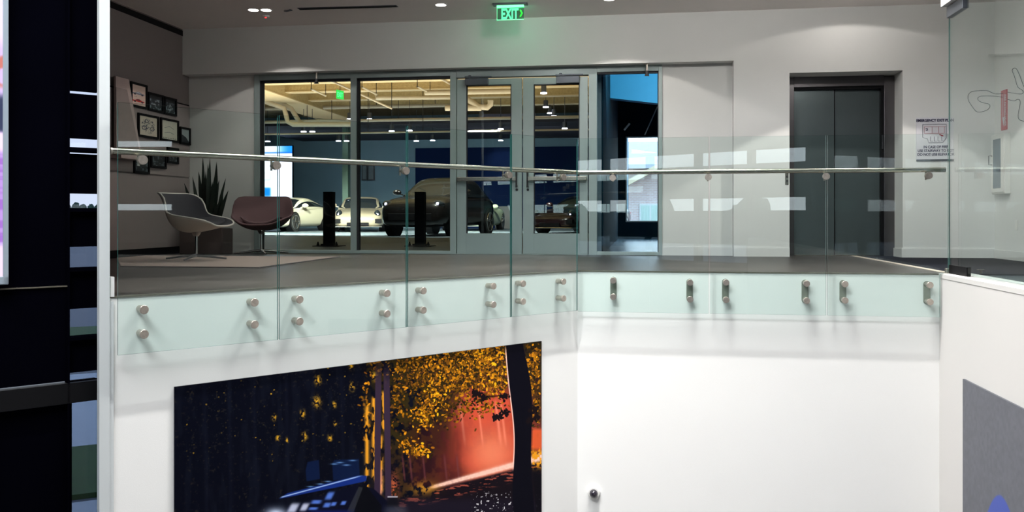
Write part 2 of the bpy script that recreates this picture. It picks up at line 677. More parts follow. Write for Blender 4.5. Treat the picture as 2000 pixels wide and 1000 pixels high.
# hall walls under the floor edge
m = MB()
m.box(-0.0, LT, 0.0, 0.3, ZG, -0.008)
struct(m.build('wall_left', M['white'], loc=A, rz=AL))
m = MB()
m.box(K.x - 0.2, XR + 0.1, YE, YE + 0.3, ZG, -0.008)
struct(m.build('wall_front', M['white']))
m = MB()
m.box(XR, XR + 0.20, -6.0, YE + 0.02, ZG, -0.03)
m.box(XR - 0.004, XR + 0.30, -6.0, YE + 0.06, -0.035, 0.004)
struct(m.build('wall_right', M['whiteR']))

# hall floor, outer shell
m = MB()
m.box(-12, 9.0, -19.0, YE, ZG - 0.2, ZG)
struct(m.build('floor_hall', M['hallfloor']))
m = MB()
m.box(-12, 9.2, -19.0, 8.35, 6.15, 6.4)
struct(m.build('ceiling_hall', M['white']))
def slab(name, poly, z0, z1, mt):
    mm = MB()
    n_ = len(poly)
    vs_ = [(x, y, z0) for x, y in poly] + [(x, y, z1) for x, y in poly]
    mm.add(vs_, [tuple(range(n_ - 1, -1, -1)), tuple(range(n_, 2 * n_))] + [(i, (i + 1) % n_, (i + 1) % n_ + n_, i + n_) for i in range(n_)])
    return struct(mm.build(name, mt))


m = MB()   # front of the upper storey above the opening
m.box(K.x - 0.1, 9.2, YE, YE + 0.2, ZC, 6.15)
struct(m.build('wall_above_opening', M['white']))
m = MB()
m.box(0.0, LT, 0.0, 0.2, ZC, 6.15)
struct(m.build('wall_above_opening_left', M['white'], loc=A, rz=AL))
# ceiling of the upper floor
slab('ceiling', [(A.x, A.y), (K.x, YE), (2.86, YE), (2.86, -3.4), (9.0, -3.4), (9.0, P2 + 0.4), (XL - 0.05, P2 + 0.4), (XL - 0.05, 10.04)], ZC, ZC + 0.2, M['ceil'])

# back wall with header, recess for the shop front, elevator opening
xr0 = ony(1433, 100, P1).x
xs0 = ony(1293, 300, P2).x
xe0, xe1 = ony(1542, 300, P1).x, ony(1763, 300, P1).x
ze = ony(1650, 140, P1).z
xsf0 = ony(500, 300, P2).x
YB = P1 + 0.36
m = MB()
m.box(XL, xr0, P1, P2 + 0.3, ZH, ZC)
m.box(xr0, xe0, P1, P2 + 0.3, 0, ZC)
m.box(xe0, xe1, P1, P2 + 0.3, ze, ZC)
m.box(xe1, XS + 0.05, P1, P2 + 0.3, 0, ZC)
m.box(XL, xsf0, P2, P2 + 0.3, 0, ZH)
m.box(xs0, xr0, P2, P2 + 0.3, 0, ZH)
struct(m.build('wall_back', M['upper']))
m = MB()
m.box(XS, XS + 0.2, 9.6, P1, 0, ZC)
struct(m.build('wall_side', M['upper']))
m = MB()
m.box(XS, XS + 0.2, 5.5, 9.6, 0, ZC)
struct(m.build('wall_side_dark', M['darkfr']))  # unseen rest of the side wall, coloured dark to dim railing reflections
# fabric side wall on the left, with its seams
m = MB()
m.box(XL - 0.04, XL, 10.0, P2 + 0.3, 0, ZC - 0.0)
m.box(XL, XL + 0.006, 10.0, P2, ZC - 0.10, ZC - 0.02, 2)
m.box(XL, XL + 0.012, 10.0, P2, 1.105, 2.15, 1)
m.box(XL, XL + 0.012, 10.0, P2, 0.10, 1.085, 1)
m.box(XL, XL + 0.006, 10.0, P2, 2.15, 2.17, 2)
m.box(XL, XL + 0.006, 10.0, P2, 0.0, 0.10, 2)
struct(m.build('wall_fabric', [M['fabric'], M['fabric2'], M['black']]))
# wall that runs back from the white pilaster
pa = onL(204.5, 424, -0.05)
pb = Vector((XL - 0.03, (XL - 0.03) * ray(204, 424).y / ray(204, 424).x, 0))
m = MB()
d = (pb - pa)
d.z = 0
m.box(0, d.length, -0.02, 0.02, ZG, ZC)
struct(m.build('wall_left_return', M['blackwall'], loc=(pa.x, pa.y, 0), rz=math.atan2(d.y, d.x)))

# baseboards
def bb(name, x0, x1, y, h=0.10):
    mm = MB()
    mm.box(x0, x1, y - 0.015, y, 0, h)
    mm.box(x0, x1, y - 0.011, y, h, h + 0.012)
    return struct(mm.build(name, M['upper']))


bb('baseboard_back', xr0 - 0.0, xe0 + 0.0, P1, 0.11)
bb('baseboard_back_right', xe1 - 0.015, XS, P1, 0.11)
bb('baseboard_recess', xs0 + 0.0, xr0, P2, 0.11)
bb('baseboard_recess_left', XL + 0.01, xsf0, P2, 0.11)
m = MB()
m.box(XS - 0.015, XS, 9.6, P1, 0, 0.11)
struct(m.build('baseboard_side', M['upper']))
m = MB()
m.box(xe1 - 0.015, xe1, P1, YB, 0, 0.11)
struct(m.build('baseboard_elevator', M['upper']))

# ------------------------------------------------------------------ shop front
def X2(px):
    return ony(px, 300, P2).x


def frame_bar(mm, x0, x1, z0, z1, y0=-0.03, y1=0.09):
    mm.box(x0, x1, P2 + y0, P2 + y1, z0, z1)


ZT, ZB = 2.505, 0.045
xa, xb, xc, xd = X2(501), X2(511), X2(686), X2(697)
xe_, xf = X2(880), X2(892)
w1 = MB()
frame_bar(w1, X2(498), xa + 0.055, 0, ZH - 0.001, -0.034, 0.094)
frame_bar(w1, xa, xf - 0.003, ZT, ZH - 0.002)
frame_bar(w1, xa, xf - 0.003, 0.001, ZB)
frame_bar(w1, xc, xd, ZB - 0.01, ZT + 0.01, -0.034, 0.094)
frame_bar(w1, xe_, xf - 0.001, 0, ZH - 0.001, -0.034, 0.094)
win1 = struct(w1.build('window_1', M['alu'], bevel=0.003))
g = MB()
for a0, a1 in ((xa + 0.055, xb), (xc - 0.0, xc), (xd, xd + 0.02)):
    pass
g.box(xb - 0.03, xb, P2 - 0.0, P2 + 0.08, ZB, ZT)
g.box(xd, xd + 0.03, P2 - 0.0, P2 + 0.08, ZB, ZT)
g.box(xb - 0.03, xc, P2 - 0.0, P2 + 0.08, ZT - 0.03, ZT)
g.box(xd, xe_, P2 - 0.0, P2 + 0.08, ZT - 0.03, ZT)
g.build('gasket', M['alud'], win1)
for x0, x1 in ((xb, xc), (xd + 0.03, xe_)):
    p = MB()
    p.box(x0, x1, P2 + 0.035, P2 + 0.047, ZB, ZT - 0.03)
    p.build('pane', M['pane'], win1)

# doors
def door_leaf(name, x0, x1, gx0, gx1, hinge_left, gz0, gz1):
    mm = MB()
    y0, y1 = P2 - 0.015, P2 + 0.035
    z0, z1 = 0.012, 2.455
    mm.box(x0, gx0, y0, y1, z0, z1)
    mm.box(gx1, x1, y0, y1, z0, z1)
    mm.box(gx0, gx1, y0, y1, z0, gz0)
    mm.box(gx0, gx1, y0, y1, gz1, z1)
    d = struct(mm.build(name, M['alu'], bevel=0.002))
    gk = MB()
    gk.box(gx0, gx0 + 0.012, y0 + 0.005, y1, gz0, gz1)
    gk.box(gx1 - 0.012, gx1, y0 + 0.005, y1, gz0, gz1)
    gk.box(gx0, gx1, y0 + 0.005, y1, gz1 - 0.012, gz1)
    gk.build('gasket', M['alud'], d)
    p = MB()
    p.box(gx0 + 0.012, gx1 - 0.012, P2 + 0.006, P2 + 0.014, gz0, gz1 - 0.012)
    p.build('pane', M['pane'], d)
    # push bar
    zz = 1.05
    b = MB()
    if hinge_left:
        b.box(x0 + 0.01, x1 - 0.075, y0 - 0.075, y0 - 0.03, zz - 0.028, zz + 0.028)
        ends = (x0 + 0.03, x1 - 0.16)
    else:
        b.box(x0 + 0.075, x1 - 0.01, y0 - 0.075, y0 - 0.03, zz - 0.028, zz + 0.028)
        ends = (x0 + 0.16, x1 - 0.03)
    for ex in ends:
        b.box(ex - 0.02, ex + 0.02, y0 - 0.035, y0, zz - 0.02, zz + 0.02)
    pb_ = b.build('push_bar', M['steel'], d, bevel=0.006)
    h = MB()
    hx = x1 - 0.07 if hinge_left else x0 + 0.07
    h.cyl((hx, y0 - 0.06, zz + 0.12), (hx, y0 - 0.06, zz - 0.12), 0.012, seg=10)
    for dz in (0.10, -0.10):
        h.cyl((hx, y0 - 0.06, zz + dz), (hx, y0, zz + dz), 0.010, seg=8)
    h.build('pull_handle', M['alud'], d)
    k = MB()
    k.cyl((hx, y0 - 0.006, zz - 0.15), (hx, y0 + 0.001, zz - 0.15), 0.018, seg=14)
    k.build('keyhole', M['alud'], d)
    # closer
    c = MB()
    if hinge_left:
        cx0, cx1 = x0 + 0.13, x0 + 0.45
    else:
        cx0, cx1 = x1 - 0.43, x1 - 0.11
    c.box(cx0, cx1, y0 - 0.07, y0, 2.36, 2.455)
    c.box(cx0 - 0.01, cx1 + 0.05, y0 - 0.06, y0 - 0.02, 2.462, 2.485)
    c.cyl((cx0 + 0.06, y0 - 0.04, 2.45), (cx0 + 0.06, y0 - 0.04, 2.50), 0.02, seg=10)
    c.build('door_closer', M['closer'], d, bevel=0.004)
    return d


dz = 0.12
door_leaf('door_1', X2(893), X2(1019.5), X2(911), X2(999), True, ony(950, 456, P2).z, ony(950, 166, P2).z)
door_leaf('door_2', X2(1021.5), X2(1148), X2(1042.5), X2(1132), False, ony(1090, 456, P2).z, ony(1090, 164, P2).z)
fm = MB()
frame_bar(fm, xf, X2(1166) - 0.001, 2.475, ZH - 0.001)
frame_bar(fm, X2(1150), X2(1166) - 0.001, 0, 2.485, -0.034, 0.094)
fm.box(X2(892), X2(1150), P2 - 0.02, P2 + 0.06, 0.0, 0.010)
struct(fm.build('trim_4', M['alu'], bevel=0.003))

w2 = MB()
frame_bar(w2, X2(1166), X2(1292), ZT, ZH - 0.002)
frame_bar(w2, X2(1166), X2(1292), 0.001, ZB)
frame_bar(w2, X2(1286), X2(1293), 0, ZH - 0.001, -0.034, 0.094)
win2 = struct(w2.build('window_2', M['alu'], bevel=0.003))
g = MB()
g.box(X2(1166), X2(1286), P2, P2 + 0.08, ZT - 0.02, ZT)
g.box(X2(1284.5), X2(1286), P2, P2 + 0.08, ZB, ZT)
g.build('gasket', M['alud'], win2)
p = MB()
p.box(X2(1166), X2(1284.5), P2 + 0.035, P2 + 0.047, ZB, ZT - 0.02)
p.build('pane', M['pane'], win2)

# ------------------------------------------------------------------ elevator
def XE(px, Y=YB):
    return ony(px, 300, Y).x


el = MB()
fx0, fx1 = xe0 - 0.06, XE(1748.5)
dx0, dx1, dxm = XE(1551), XE(1727), XE(1632)
ztf = ony(1650, 151, YB).z
ztd = ony(1650, 174, YB + 0.12).z
el.box(fx0, dx0, YB, YB + 0.12, 0, ztf)
el.box(dx1, fx1 + 0.03, YB, YB + 0.12, 0, ztf)
el.box(dx0, dx1, YB, YB + 0.12, ztf - 0.12, ztf + 0.04)
elo = struct(el.build('door_3', M['elevj'], bevel=0.003))
for i, (x0, x1, yo) in enumerate(((dx0 - 0.05, dxm, 0.07), (dxm - 0.05, dx1 + 0.05, 0.11))):
    l = MB()
    l.box(x0, x1, YB + yo, YB + yo + 0.03, 0.01, ztf)
    l.build('door_leaf', M['elev'], elo, bevel=0.002)
l = MB()
l.box(dxm - 0.006, dxm + 0.006, YB + 0.065, YB + 0.085, 0.01, ztf - 0.12)
l.box(dx1 - 0.035, dx1, YB + 0.02, YB + 0.10, 0.01, ztf - 0.12)
l.box(dx0, dx1, YB + 0.03, YB + 0.068, ztf - 0.155, ztf - 0.12)
l.build('door_seam', M['black'], elo)
l = MB()
l.box(dx0, dx1, YB + 0.0, YB + 0.16, -0.02, 0.008)
l.build('sill', M['steel'], elo)
l = MB()
zz = ony(1724, 277, YB).z
l.box(XE(1722.5), XE(1725.5), YB - 0.004, YB + 0.03, zz - 0.09, zz + 0.09)
l.build('edge_label', M['alud'], elo)
# shaft behind, closes the wall
m = MB()
m.box(fx0 - 0.2, fx1 + 0.2, YB + 0.16, YB + 0.2, 0, ZC)
m.box(fx0 - 0.25, fx0 - 0.2, P2, YB + 0.2, 0, ZC)
struct(m.build('wall_shaft', M['gwall2']))
# call panel on the left jamb seen behind the glass
m = MB()
q = ony(1541, 348, P1)
m.box(q.x + 0.012, q.x + 0.016, P1 + 0.08, P1 + 0.2, q.z - 0.1, q.z + 0.1)

# ------------------------------------------------------------------ white pilaster and the black wall on the left
s0, s1 = sL(onL(194, 424, 0.03)), sL(onL(214.5, 424, 0.03))
s2 = sL(onL(222, 620, 0.02))
m = MB()
m.box(s0, s1, -0.03, 0.02, ZG, 6.15)
m.box(s1, s2, -0.02, 0.02, ZG, -0.03)
struct(m.build('wall_pilaster', M['whiteC'], loc=A, rz=AL))
m = MB()
q = onL(217, 562, -0.02)
sq = sL(q)
m.box(sq - 0.012, sq + 0.012, -0.01, 0.06, 0.0, 0.13)
struct(m.build('trim_5', M['white'], loc=A, rz=AL))

PB = 0.10         # black wall lies this far behind the pilaster
bl0 = onL(-260, 424, -PB)


def LB(px, py):
    q = onL(px, py, -PB)
    return sL(q), q.z


sb_l, _ = LB(131, 424)
sb_r = s0 + 0.03
bw = MB()
bw.box(-9.0, sb_l, PB, PB + 0.08, LB(60, 752)[1], 6.15)          # upper black field
bw.box(-9.0, sb_l, PB - 0.01, PB + 0.0, LB(60, 562)[1] - 0.004, LB(60, 562)[1] + 0.004, 1)
bw.box(-9.0, sb_l, PB + 0.02, PB + 0.1, ZG, LB(60, 790)[1])
bw.box(-9.0, sb_r, PB - 0.02, PB + 0.1, LB(150, 785)[1], LB(150, 746)[1], 2)
struct(bw.build('wall_black', [M['blackwall'], M['woodedge'], M['black']], loc=A, rz=AL))
# narrow window column beside it: frame bars, blinds of black glass and clear panes
bands = [(177, 183), (270, 290), (297.5, 300.5), (378, 408), (482, 523), (603, 656), (727, 744)]
wc = MB()
zc = 6.15
for (t, b) in bands:
    zt, zb = LB(160, t)[1], LB(160, b)[1]
    wc.box(sb_l, sb_r, PB + 0.02, PB + 0.06, zt, zc)
    zc = zb
wc.box(sb_l, sb_r, PB + 0.02, PB + 0.06, LB(150, 785)[1], zc)
sbt = LB(142, 990)[0]
wc.box(sb_l, sbt, PB + 0.02, PB + 0.06, ZG, LB(150, 785)[1])
wc.box(sb_l - 0.0, sb_l + 0.012, PB - 0.02, PB + 0.06, ZG, 6.15)
for yy in (292, 410, 526, 660):
    zz = LB(160, yy)[1]
    wc.box(sb_l, sb_r, PB - 0.015, PB + 0.06, zz - 0.012, zz + 0.012)
win3 = struct(wc.build('window_3', M['blackwall'], loc=A, rz=AL))
for (t, b) in bands + [(785, 1400)]:
    gp = MB()
    gp.box(sb_l, sb_r, PB + 0.03, PB + 0.037, LB(160, b)[1], LB(160, t)[1])
    gp.build('pane', M['dpane'], win3)

# ------------------------------------------------------------------ rear of the hall: curtain wall behind the photographer
def curtain(name, x0, y0, x1, y1, bands_, nmull):
    dx, dy = x1 - x0, y1 - y0
    L = math.hypot(dx, dy)
    mm = MB()
    z = ZG
    for (a_, b_) in bands_:
        mm.box(0, L, -0.1, 0.1, z, a_)
        z = b_
    mm.box(0, L, -0.1, 0.1, z, 6.15)
    for k in range(nmull + 1):
        s_ = L * k / nmull
        mm.box(s_ - 0.07, s_ + 0.07, -0.13, 0.13, ZG, 6.15)
    o = struct(mm.build(name, M['darkfr'], loc=(x0, y0, 0), rz=math.atan2(dy, dx)))
    for (a_, b_) in bands_:
        g_ = MB()
        g_.box(0, L, -0.006, 0.006, a_, b_)
        g_.build('pane', M['pane'], o)
    return o


curtain('window_4', -12.0, -19.0, 4.4, -6.9, [(-0.75, -0.25), (0.70, 1.05), (1.98, 2.36)], 12)
curtain('wall_rear', 4.4, -6.9, 9.0, -3.5, [], 1)
curtain('window_5', 9.0, -3.5, 9.0, 0.65, [(0.66, 0.79), (1.97, 2.10)], 3)
m = MB()
m.box(8.9, 9.1, 0.65, 5.5, ZG, 6.15)
m.box(XS, 9.1, 5.4, 5.5, ZG, 6.15)
struct(m.build('wall_rear_right', M['darkfr']))
m = MB()
q = A + T * (-9.0)
m.box(-12.2, -12.0, -19.0, 4.0, ZG, 6.15)
struct(m.build('wall_rear_left', M['darkfr']))
# ================================================================== BALUSTRADE
GO = 0.072          # distance of the glass from the wall
GT = 0.014
ZT_G, ZB_R, ZB_L = 1.273, -0.386, -0.373
zt_l = 1.262


def standoff(parent, x, z, plate=False, r=0.0295):
    mm = MB()
    mm.cyl((x, 0.0, z), (x, GO - GT / 2, z), r * 0.82, seg=20)
    mm.cyl((x, -GT - 0.016, z), (x, -GT / 2, z), r, seg=24)
    o = mm.build('standoff', M['steelcap'], parent, smooth=True, bevel=0.002)
    return o


def bracket(parent, x, z, side):
    # disc in front of the glass, arm behind it and post up to the handrail (the rail runs behind the glass)
    mm = MB()
    mm.cyl((x, -0.026, z), (x, -GT, z), 0.031, seg=24)
    mm.cyl((x, 0.0, z), (x, 0.012, z), 0.031, seg=24)
    mm.cyl((x, 0.01, z), (x, 0.075, z), 0.010, seg=12)
    mm.cyl((x, 0.07, z - 0.035), (x, 0.07, z + 0.075), 0.008, seg=12)
    mm.box(x - 0.03, x + 0.03, 0.055, 0.085, z + 0.062, z + 0.068)
    return mm.build('rail_bracket', M['steelcap'], parent, smooth=True)


ZRAIL = 0.952
panel_labels_l = ['leftmost glass railing panel beside the white pilaster', 'second glass railing panel from the left, in front of the brown chair',
                  'third glass railing panel from the left, in front of the dark showroom pane', 'narrow glass railing panel just left of the bend']


def rail_panel(label, loc, rz, x0, x1, ztop0, ztop1, offs, brks, plates, notch=0.0):
    r = empty('glass_railing_panel', loc, rz)
    tag(r, label, 'railing', 'glass railing panels')
    mm = MB()
    ZB_G = ZB_R if rz == 0 else ZB_L
    poly = [(x0, ZB_G), (x1 - notch, ZB_G), (x1 - notch, 0.0), (x1, 0.03), (x1, ztop1), (x0, ztop0)] if notch else \
        [(x0, ZB_G), (x1, ZB_G), (x1, ztop1), (x0, ztop0)]
    mm.prism(poly, -GT, 0.0, 0, 1)
    mm.build('glass_sheet', [M['rail'], M['edge']], r)
    for (x, z) in offs:
        standoff(r, x, z)
    for x, z0, z1 in plates:
        pm = MB()
        seg = 10
        pts = []
        rr = 0.030
        for i in range(seg + 1):
            t = math.pi * i / seg
            pts.append((x + rr * math.cos(t), z1 + rr * math.sin(t)))
        for i in range(seg + 1):
            t = math.pi + math.pi * i / seg
            pts.append((x + rr * math.cos(t), z0 + rr * math.sin(t)))
        pm.prism(pts, GO - 0.010, GO - 0.001)
        po = pm.build('back_plate', M['plate'], r)
        po['label'] = 'dull steel pill-shaped back plate'
    for x, z in brks:
        bracket(r, x, z, 0)
    return r


LOC_L = A + N * GO
jl = [228, 543.5, 794.5, 997.5, 1127.5]
so = {0: [(282, 605), (282, 653), (498, 591), (498, 634)], 1: [(586, 585), (586, 628), (757, 573), (757, 613)],
      2: [(828, 568), (828, 606), (965, 559), (965, 595)], 3: [(1023, 554), (1023, 589), (1102, 550), (1102, 583)]}
br_ = {0: [(281, 315)], 1: [(543, 321)], 2: [(796, 335)], 3: [(998, 345), (1104, 350)]}
for i in range(4):
    x0 = sL(onL(jl[i], 424, GO)) + 0.004
    x1 = sL(onL(jl[i + 1], 424, GO)) - 0.010
    tops = []
    of = []
    for (px, py) in so[i]:
        q = onL(px, py, GO + GT + 0.016)
        of.append((sL(q), q.z))
    bk = []
    for (px, py) in br_[i]:
        q = onL(px, py, GO + GT + 0.026)
        bk.append((sL(q), 0.895))
    rail_panel(panel_labels_l[i], LOC_L, AL, x0, x1, zt_l, zt_l, of, bk, [])
print('LEFT TOP', [round(onL(p[0], p[1], GO).z, 3) for p in ((232, 198), (545, 226), (795, 245), (1000, 264), (1126, 272))])
print('LEFT BOT', [round(onL(p[0], p[1], GO).z, 3) for p in ((230, 694), (545, 663), (795, 638), (998, 617), (1126, 608))])
YG = YE - GO
print('RIGHT TOP', [round(ony(p[0], p[1], YG).z, 3) for p in ((1130, 272), (1385, 268), (1616, 264), (1850, 261))])
print('RIGHT BOT', [round(ony(p[0], p[1], YG).z, 3) for p in ((1130, 607), (1385, 612), (1616, 616), (1838, 620))])
print('RAIL L', [round(onL(p[0], p[1], GO - 0.08).z, 3) for p in ((240, 293), (545, 309), (795, 321), (1000, 333), (1110, 340))])
print('RAIL R', [round(ony(p[0], p[1], YG + 0.07).z, 3) for p in ((1130, 340), (1385, 338), (1616, 334), (1840, 331))])

panel_labels_r = ['glass railing panel just right of the bend, in front of the blue-topped window',
                  'glass railing panel in front of the plain wall left of the elevator',
                  'rightmost glass railing panel, in front of the elevator doors']
jr = [1128.5, 1386, 1615, 1854]
sor = [[(1197.5, 548, 580), (1348, 552, 585)], [(1418.5, 552, 586), (1576, 554, 587.5)], [(1651, 555, 587), (1817, 557, 590)]]
brr = [[(1196.5, 351)], [(1384, 348)], [(1615, 346), (1816, 346)]]
for i in range(3):
    x0 = ony(jr[i], 424, YG).x + 0.004
    x1 = ony(jr[i + 1], 424, YG).x - 0.012
    of, pl = [], []
    for (px, ya, yb) in sor[i]:
        q1, q2 = ony(px, ya, YG - GT - 0.016), ony(px, yb, YG - GT - 0.016)
        of += [(q1.x, q1.z), (q2.x, q2.z)]
        pl.append((q1.x, q2.z, q1.z))
    bk = [(ony(px, py, YG - GT - 0.026).x, 0.895) for px, py in brr[i]]
    rail_panel(panel_labels_r[i], (0, YG, 0), 0.0, x0, x1, ZT_G, ZT_G, of, bk, pl, 0.07 if i == 2 else 0.0)

# one continuous handrail, bent at the corner
off = GO - 0.075
h0 = A + N * off + T * (sL(onL(219, 290, off)))
yr = YG + 0.07
# corner where both lines meet
tt = (yr - (A + N * off).y) / T.y
hc = A + N * off + T * tt
h2 = Vector((ony(1846.5, 331, yr).x, yr, 0))
zz = ZRAIL
pts = []
hz = lambda p: Vector((p.x, p.y, zz))
pts = [hz(h0), hz(hc - T * 0.06), hz(hc - T * 0.02 + Vector((0.002, -0.001, 0))), hz(hc + Vector((0.02, -0.002, 0))), hz(hc + Vector((0.06, 0, 0))), hz(h2)]
m = MB()
m.tube(pts, 0.0215, seg=20)
hr = m.build('handrail', M['steel'], smooth=True)
tag(hr, 'long brushed steel handrail bending along the glass railing', 'handrail')
m = MB()
m.cyl(pts[0] - Vector((T.x, T.y, 0)) * 0.012, pts[0], 0.024, seg=20)
m.build('end_cap', M['steelcap'], hr, smooth=True)

# tall glass partition at the right
XG = 2.80
yfar = onx(1853, 424, XG).y
m = MB()
g = empty('glass_partition', (XG, yfar, 0))
tag(g, 'tall clear glass partition standing on the white ledge at the right', 'glass panel')
zt_g = onx(1870, 14, XG).z + 0.03
m.box(0.0, 0.012, -5.0, 0, 0.02, zt_g, 0)
m.box(0.0, 0.012, 0, 0.002, 0.02, zt_g, 1)
m.build('glass_sheet', [M['rail'], M['edge']], g)
m = MB()
m.box(-0.006, 0.03, -0.46, -0.02, 0.004, 0.085)
c = m.build('bottom_clamp', M['black'], g, bevel=0.004)
c['label'] = 'dark patch fitting at the foot of the glass'
m = MB()
m.box(-0.02, 0.032, -0.40, -0.0, zt_g - 0.08, zt_g + 0.02)
m.build('top_clamp', M['closer'], g, bevel=0.004)
m = MB()
m.box(-0.02, 0.03, 0.0, 0.05, 0.0, 0.05)
m.build('floor_bracket', M['steelcap'], g, bevel=0.006)
# track line drawn on the glass
trk = [(1890, 190), (1884, 200), (1890, 187), (1897, 178), (1910, 176), (1925, 176), (1935, 180), (1944, 184), (1958, 182)]
t1 = [(1958, 182.5), (1944, 184), (1935, 180), (1926, 176), (1898, 178), (1891, 184), (1890, 192), (1893, 200), (1900, 210), (1907, 219),
      (1916, 219), (1929, 215), (1934, 208), (1932, 203), (1925, 202), (1914, 199), (1908, 193), (1913, 188), (1925, 187), (1945, 188), (1958, 190)]
t2 = [(1968, 180), (1985, 183), (1995, 184), (1999, 181), (1997, 176), (1989, 172), (1986, 166), (1984, 158), (1980, 145), (1976, 138), (1979, 133), (1984, 133),
      (1987, 137), (1992, 148), (1999, 168), (2002, 172)]
t3 = [(1968, 194), (1981, 198), (1986, 194), (1991, 194), (1993, 200), (1990, 215), (1988, 228), (1991, 235), (2002, 237)]
tr = MB()
for t in (t1, t2, t3):
    pp = []
    for (px, py) in t:
        q = onx(px, py, XG - 0.003)
        pp.append(Vector((q.x - XG, q.y - yfar, q.z)))
    # smooth the outline
    for _ in range(2):
        np_ = [pp[0]]
        for a_, b_ in zip(pp[:-1], pp[1:]):
            np_ += [a_ * 0.75 + b_ * 0.25, a_ * 0.25 + b_ * 0.75]
        np_.append(pp[-1])
        pp = np_
    tr.tube(pp, 0.0017, seg=6)
tr_o = tr.build('track_outline', mat('grey_line_film', (0.02, 0.035, 0.04, 1), 0.9, spec=0.0), g)
tr_o['label'] = 'thin grey winding race track outline'
# white end block of the bulkhead over the partition
m = MB()
q = ony(1826, 6, 9.0)
m.box(XG - 0.06, XG + 0.08, 2.0, yfar + 0.03, zt_g + 0.03, ZC)
struct(m.build('trim_6', M['upper']))

# ================================================================== CEILING FIXTURES
for i, (px, py, lab) in enumerate([(495, 19, 'round recessed downlight nearest the fabric wall'), (861, 9, 'round recessed downlight left of the green exit sign'),
                                   (1190, -2, 'round recessed downlight right of the green exit sign')]):
    q = onz(px, py, ZC)
    r = empty('ceiling_downlight', q)
    tag(r, lab, 'ceiling light', 'recessed downlights')
    mm = MB()
    mm.cyl((0, 0, -0.006), (0, 0, 0.0), 0.085, seg=28)
    mm.build('trim_ring', M['lampf'], r, smooth=True)
    mm = MB()
    mm.cyl((0, 0, -0.009), (0, 0, -0.005), 0.066, seg=24)
    mm.build('lens', M['lamp'], r)
    spot('downlight_beam', (q.x, q.y, ZC - 0.03), (q.x, q.y, 0), 26, 100, 0.35, (1, 0.93, 0.86), 0.05)
# slot diffuser
q0, q1 = onz(583, 17, ZC), onz(776, 11.5, ZC)
m = MB()
Ls = (q1 - q0).length
m.box(0, Ls, -0.05, 0.05, -0.006, 0.0)
m.box(0.01, Ls - 0.01, -0.035, -0.008, -0.009, -0.005, 1)
m.box(0.01, Ls - 0.01, 0.008, 0.035, -0.009, -0.005, 1)
o = m.build('slot_diffuser', [M['closer'], M['black']], loc=q0, rz=math.atan2(q1.y - q0.y, q1.x - q0.x))
tag(o, 'long narrow dark slot air diffuser in the ceiling', 'air vent')
q = onz(563, 20, ZC)
m = MB()
m.box(-0.06, 0.06, -0.02, 0.02, -0.012, 0)
tag(m.build('ceiling_sensor', M['closer'], loc=q, rz=-0.5), 'small dark ceiling sensor left of the slot diffuser', 'sensor')
q = onz(519, 31, ZC)
r = empty('smoke_detector', q)
tag(r, 'small smoke detector with a red light on the ceiling', 'smoke detector')
m = MB()
m.cyl((0, 0, -0.02), (0, 0, 0), 0.045, 0.055, seg=24)
m.build('housing', M['ceil'], r, smooth=True)
m = MB()
m.ball((0, 0, -0.022), 0.010, 10, 6)
m.build('indicator', M['redlight'], r)

# exit sign
ys = 11.0
q0, q1 = ony(970.5, 40, ys), ony(1023, 40, ys)
zt_s = ony(1000, 4, ys).z
r = empty('exit_sign', ((q0.x + q1.x) / 2, ys, ZC))
tag(r, 'green glowing exit sign hanging from the ceiling', 'exit sign')
hw = (q1.x - q0.x) / 2
zb_s = q0.z - ZC
m = MB()
m.box(-hw - 0.05, hw + 0.05, -0.05, 0.05, -0.025, 0.0)
m.build('ceiling_plate', M['closer'], r, bevel=0.004)
m = MB()
m.box(-hw, hw, -0.02, 0.02, -0.055, -0.025)
m.build('lamp_strip', M['greenlamp'], r)
m = MB()
m.box(-hw, hw, -0.004, 0.004, zb_s, -0.055)
pg = m.build('glass_plate', glass('exit_plate_glass', (0.55, 0.85, 0.70), 1.0), r)
m = MB()
m.box(-hw, hw, -0.005, 0.005, zb_s, zb_s + 0.008)
m.box(-hw, -hw + 0.004, -0.005, 0.005, zb_s, -0.055)
m.build('lit_edge', M['greenlamp'], r)
hh = -0.055 - zb_s - 0.045
t = textmesh('lettering', 'EXIT', hh / 0.62, M['green'], r, (-hw + 0.055, -0.006, zb_s + 0.018), sx=0.60, bold=0.007)
m = MB()
ax, az = hw - 0.035, zb_s + 0.025 + hh * 0.5
m.add([(ax - 0.02, -0.006, az + 0.045), (ax, -0.006, az + 0.045), (ax + 0.022, -0.006, az), (ax, -0.006, az - 0.045), (ax - 0.02, -0.006, az - 0.045), (ax + 0.002, -0.006, az)],
      [(0, 1, 2, 5), (5, 2, 3, 4)])
m.build('arrow', M['arrow'], r)
area('exit_sign_glow', (r.location.x, ys + 0.04, ZC - 0.06), 0.30, 0.05, 0.9, (0.2, 1.0, 0.55), target=(r.location.x, P1, 2.6))

# two adjustable accent spots under the header
for px, py, lab in ((618, 152, 'small black adjustable spotlight above the left showroom window'), (1263.5, 143, 'small black adjustable spotlight above the blue-topped window')):
    q = ony(px, py, P1 + 0.07)
    r = empty('accent_spotlight', (q.x, q.y, ZH))
    tag(r, lab, 'spotlight', 'spotlights under the header')
    mm = MB()
    mm.cyl((0, 0, -0.012), (0, 0, 0), 0.04, seg=20)
    mm.cyl((0, 0, -0.10), (0, 0, -0.012), 0.013, seg=12)
    mm.build('stem', M['steelcap'], r, smooth=True)
    mm = MB()
    mm.cyl((0, 0, -0.15), (0, 0.0, -0.095), 0.026, 0.022, seg=16)
    mm.box(-0.03, 0.03, -0.012, 0.012, -0.165, -0.15)
    mm.build('lamp_head', M['alud'], r, smooth=True)

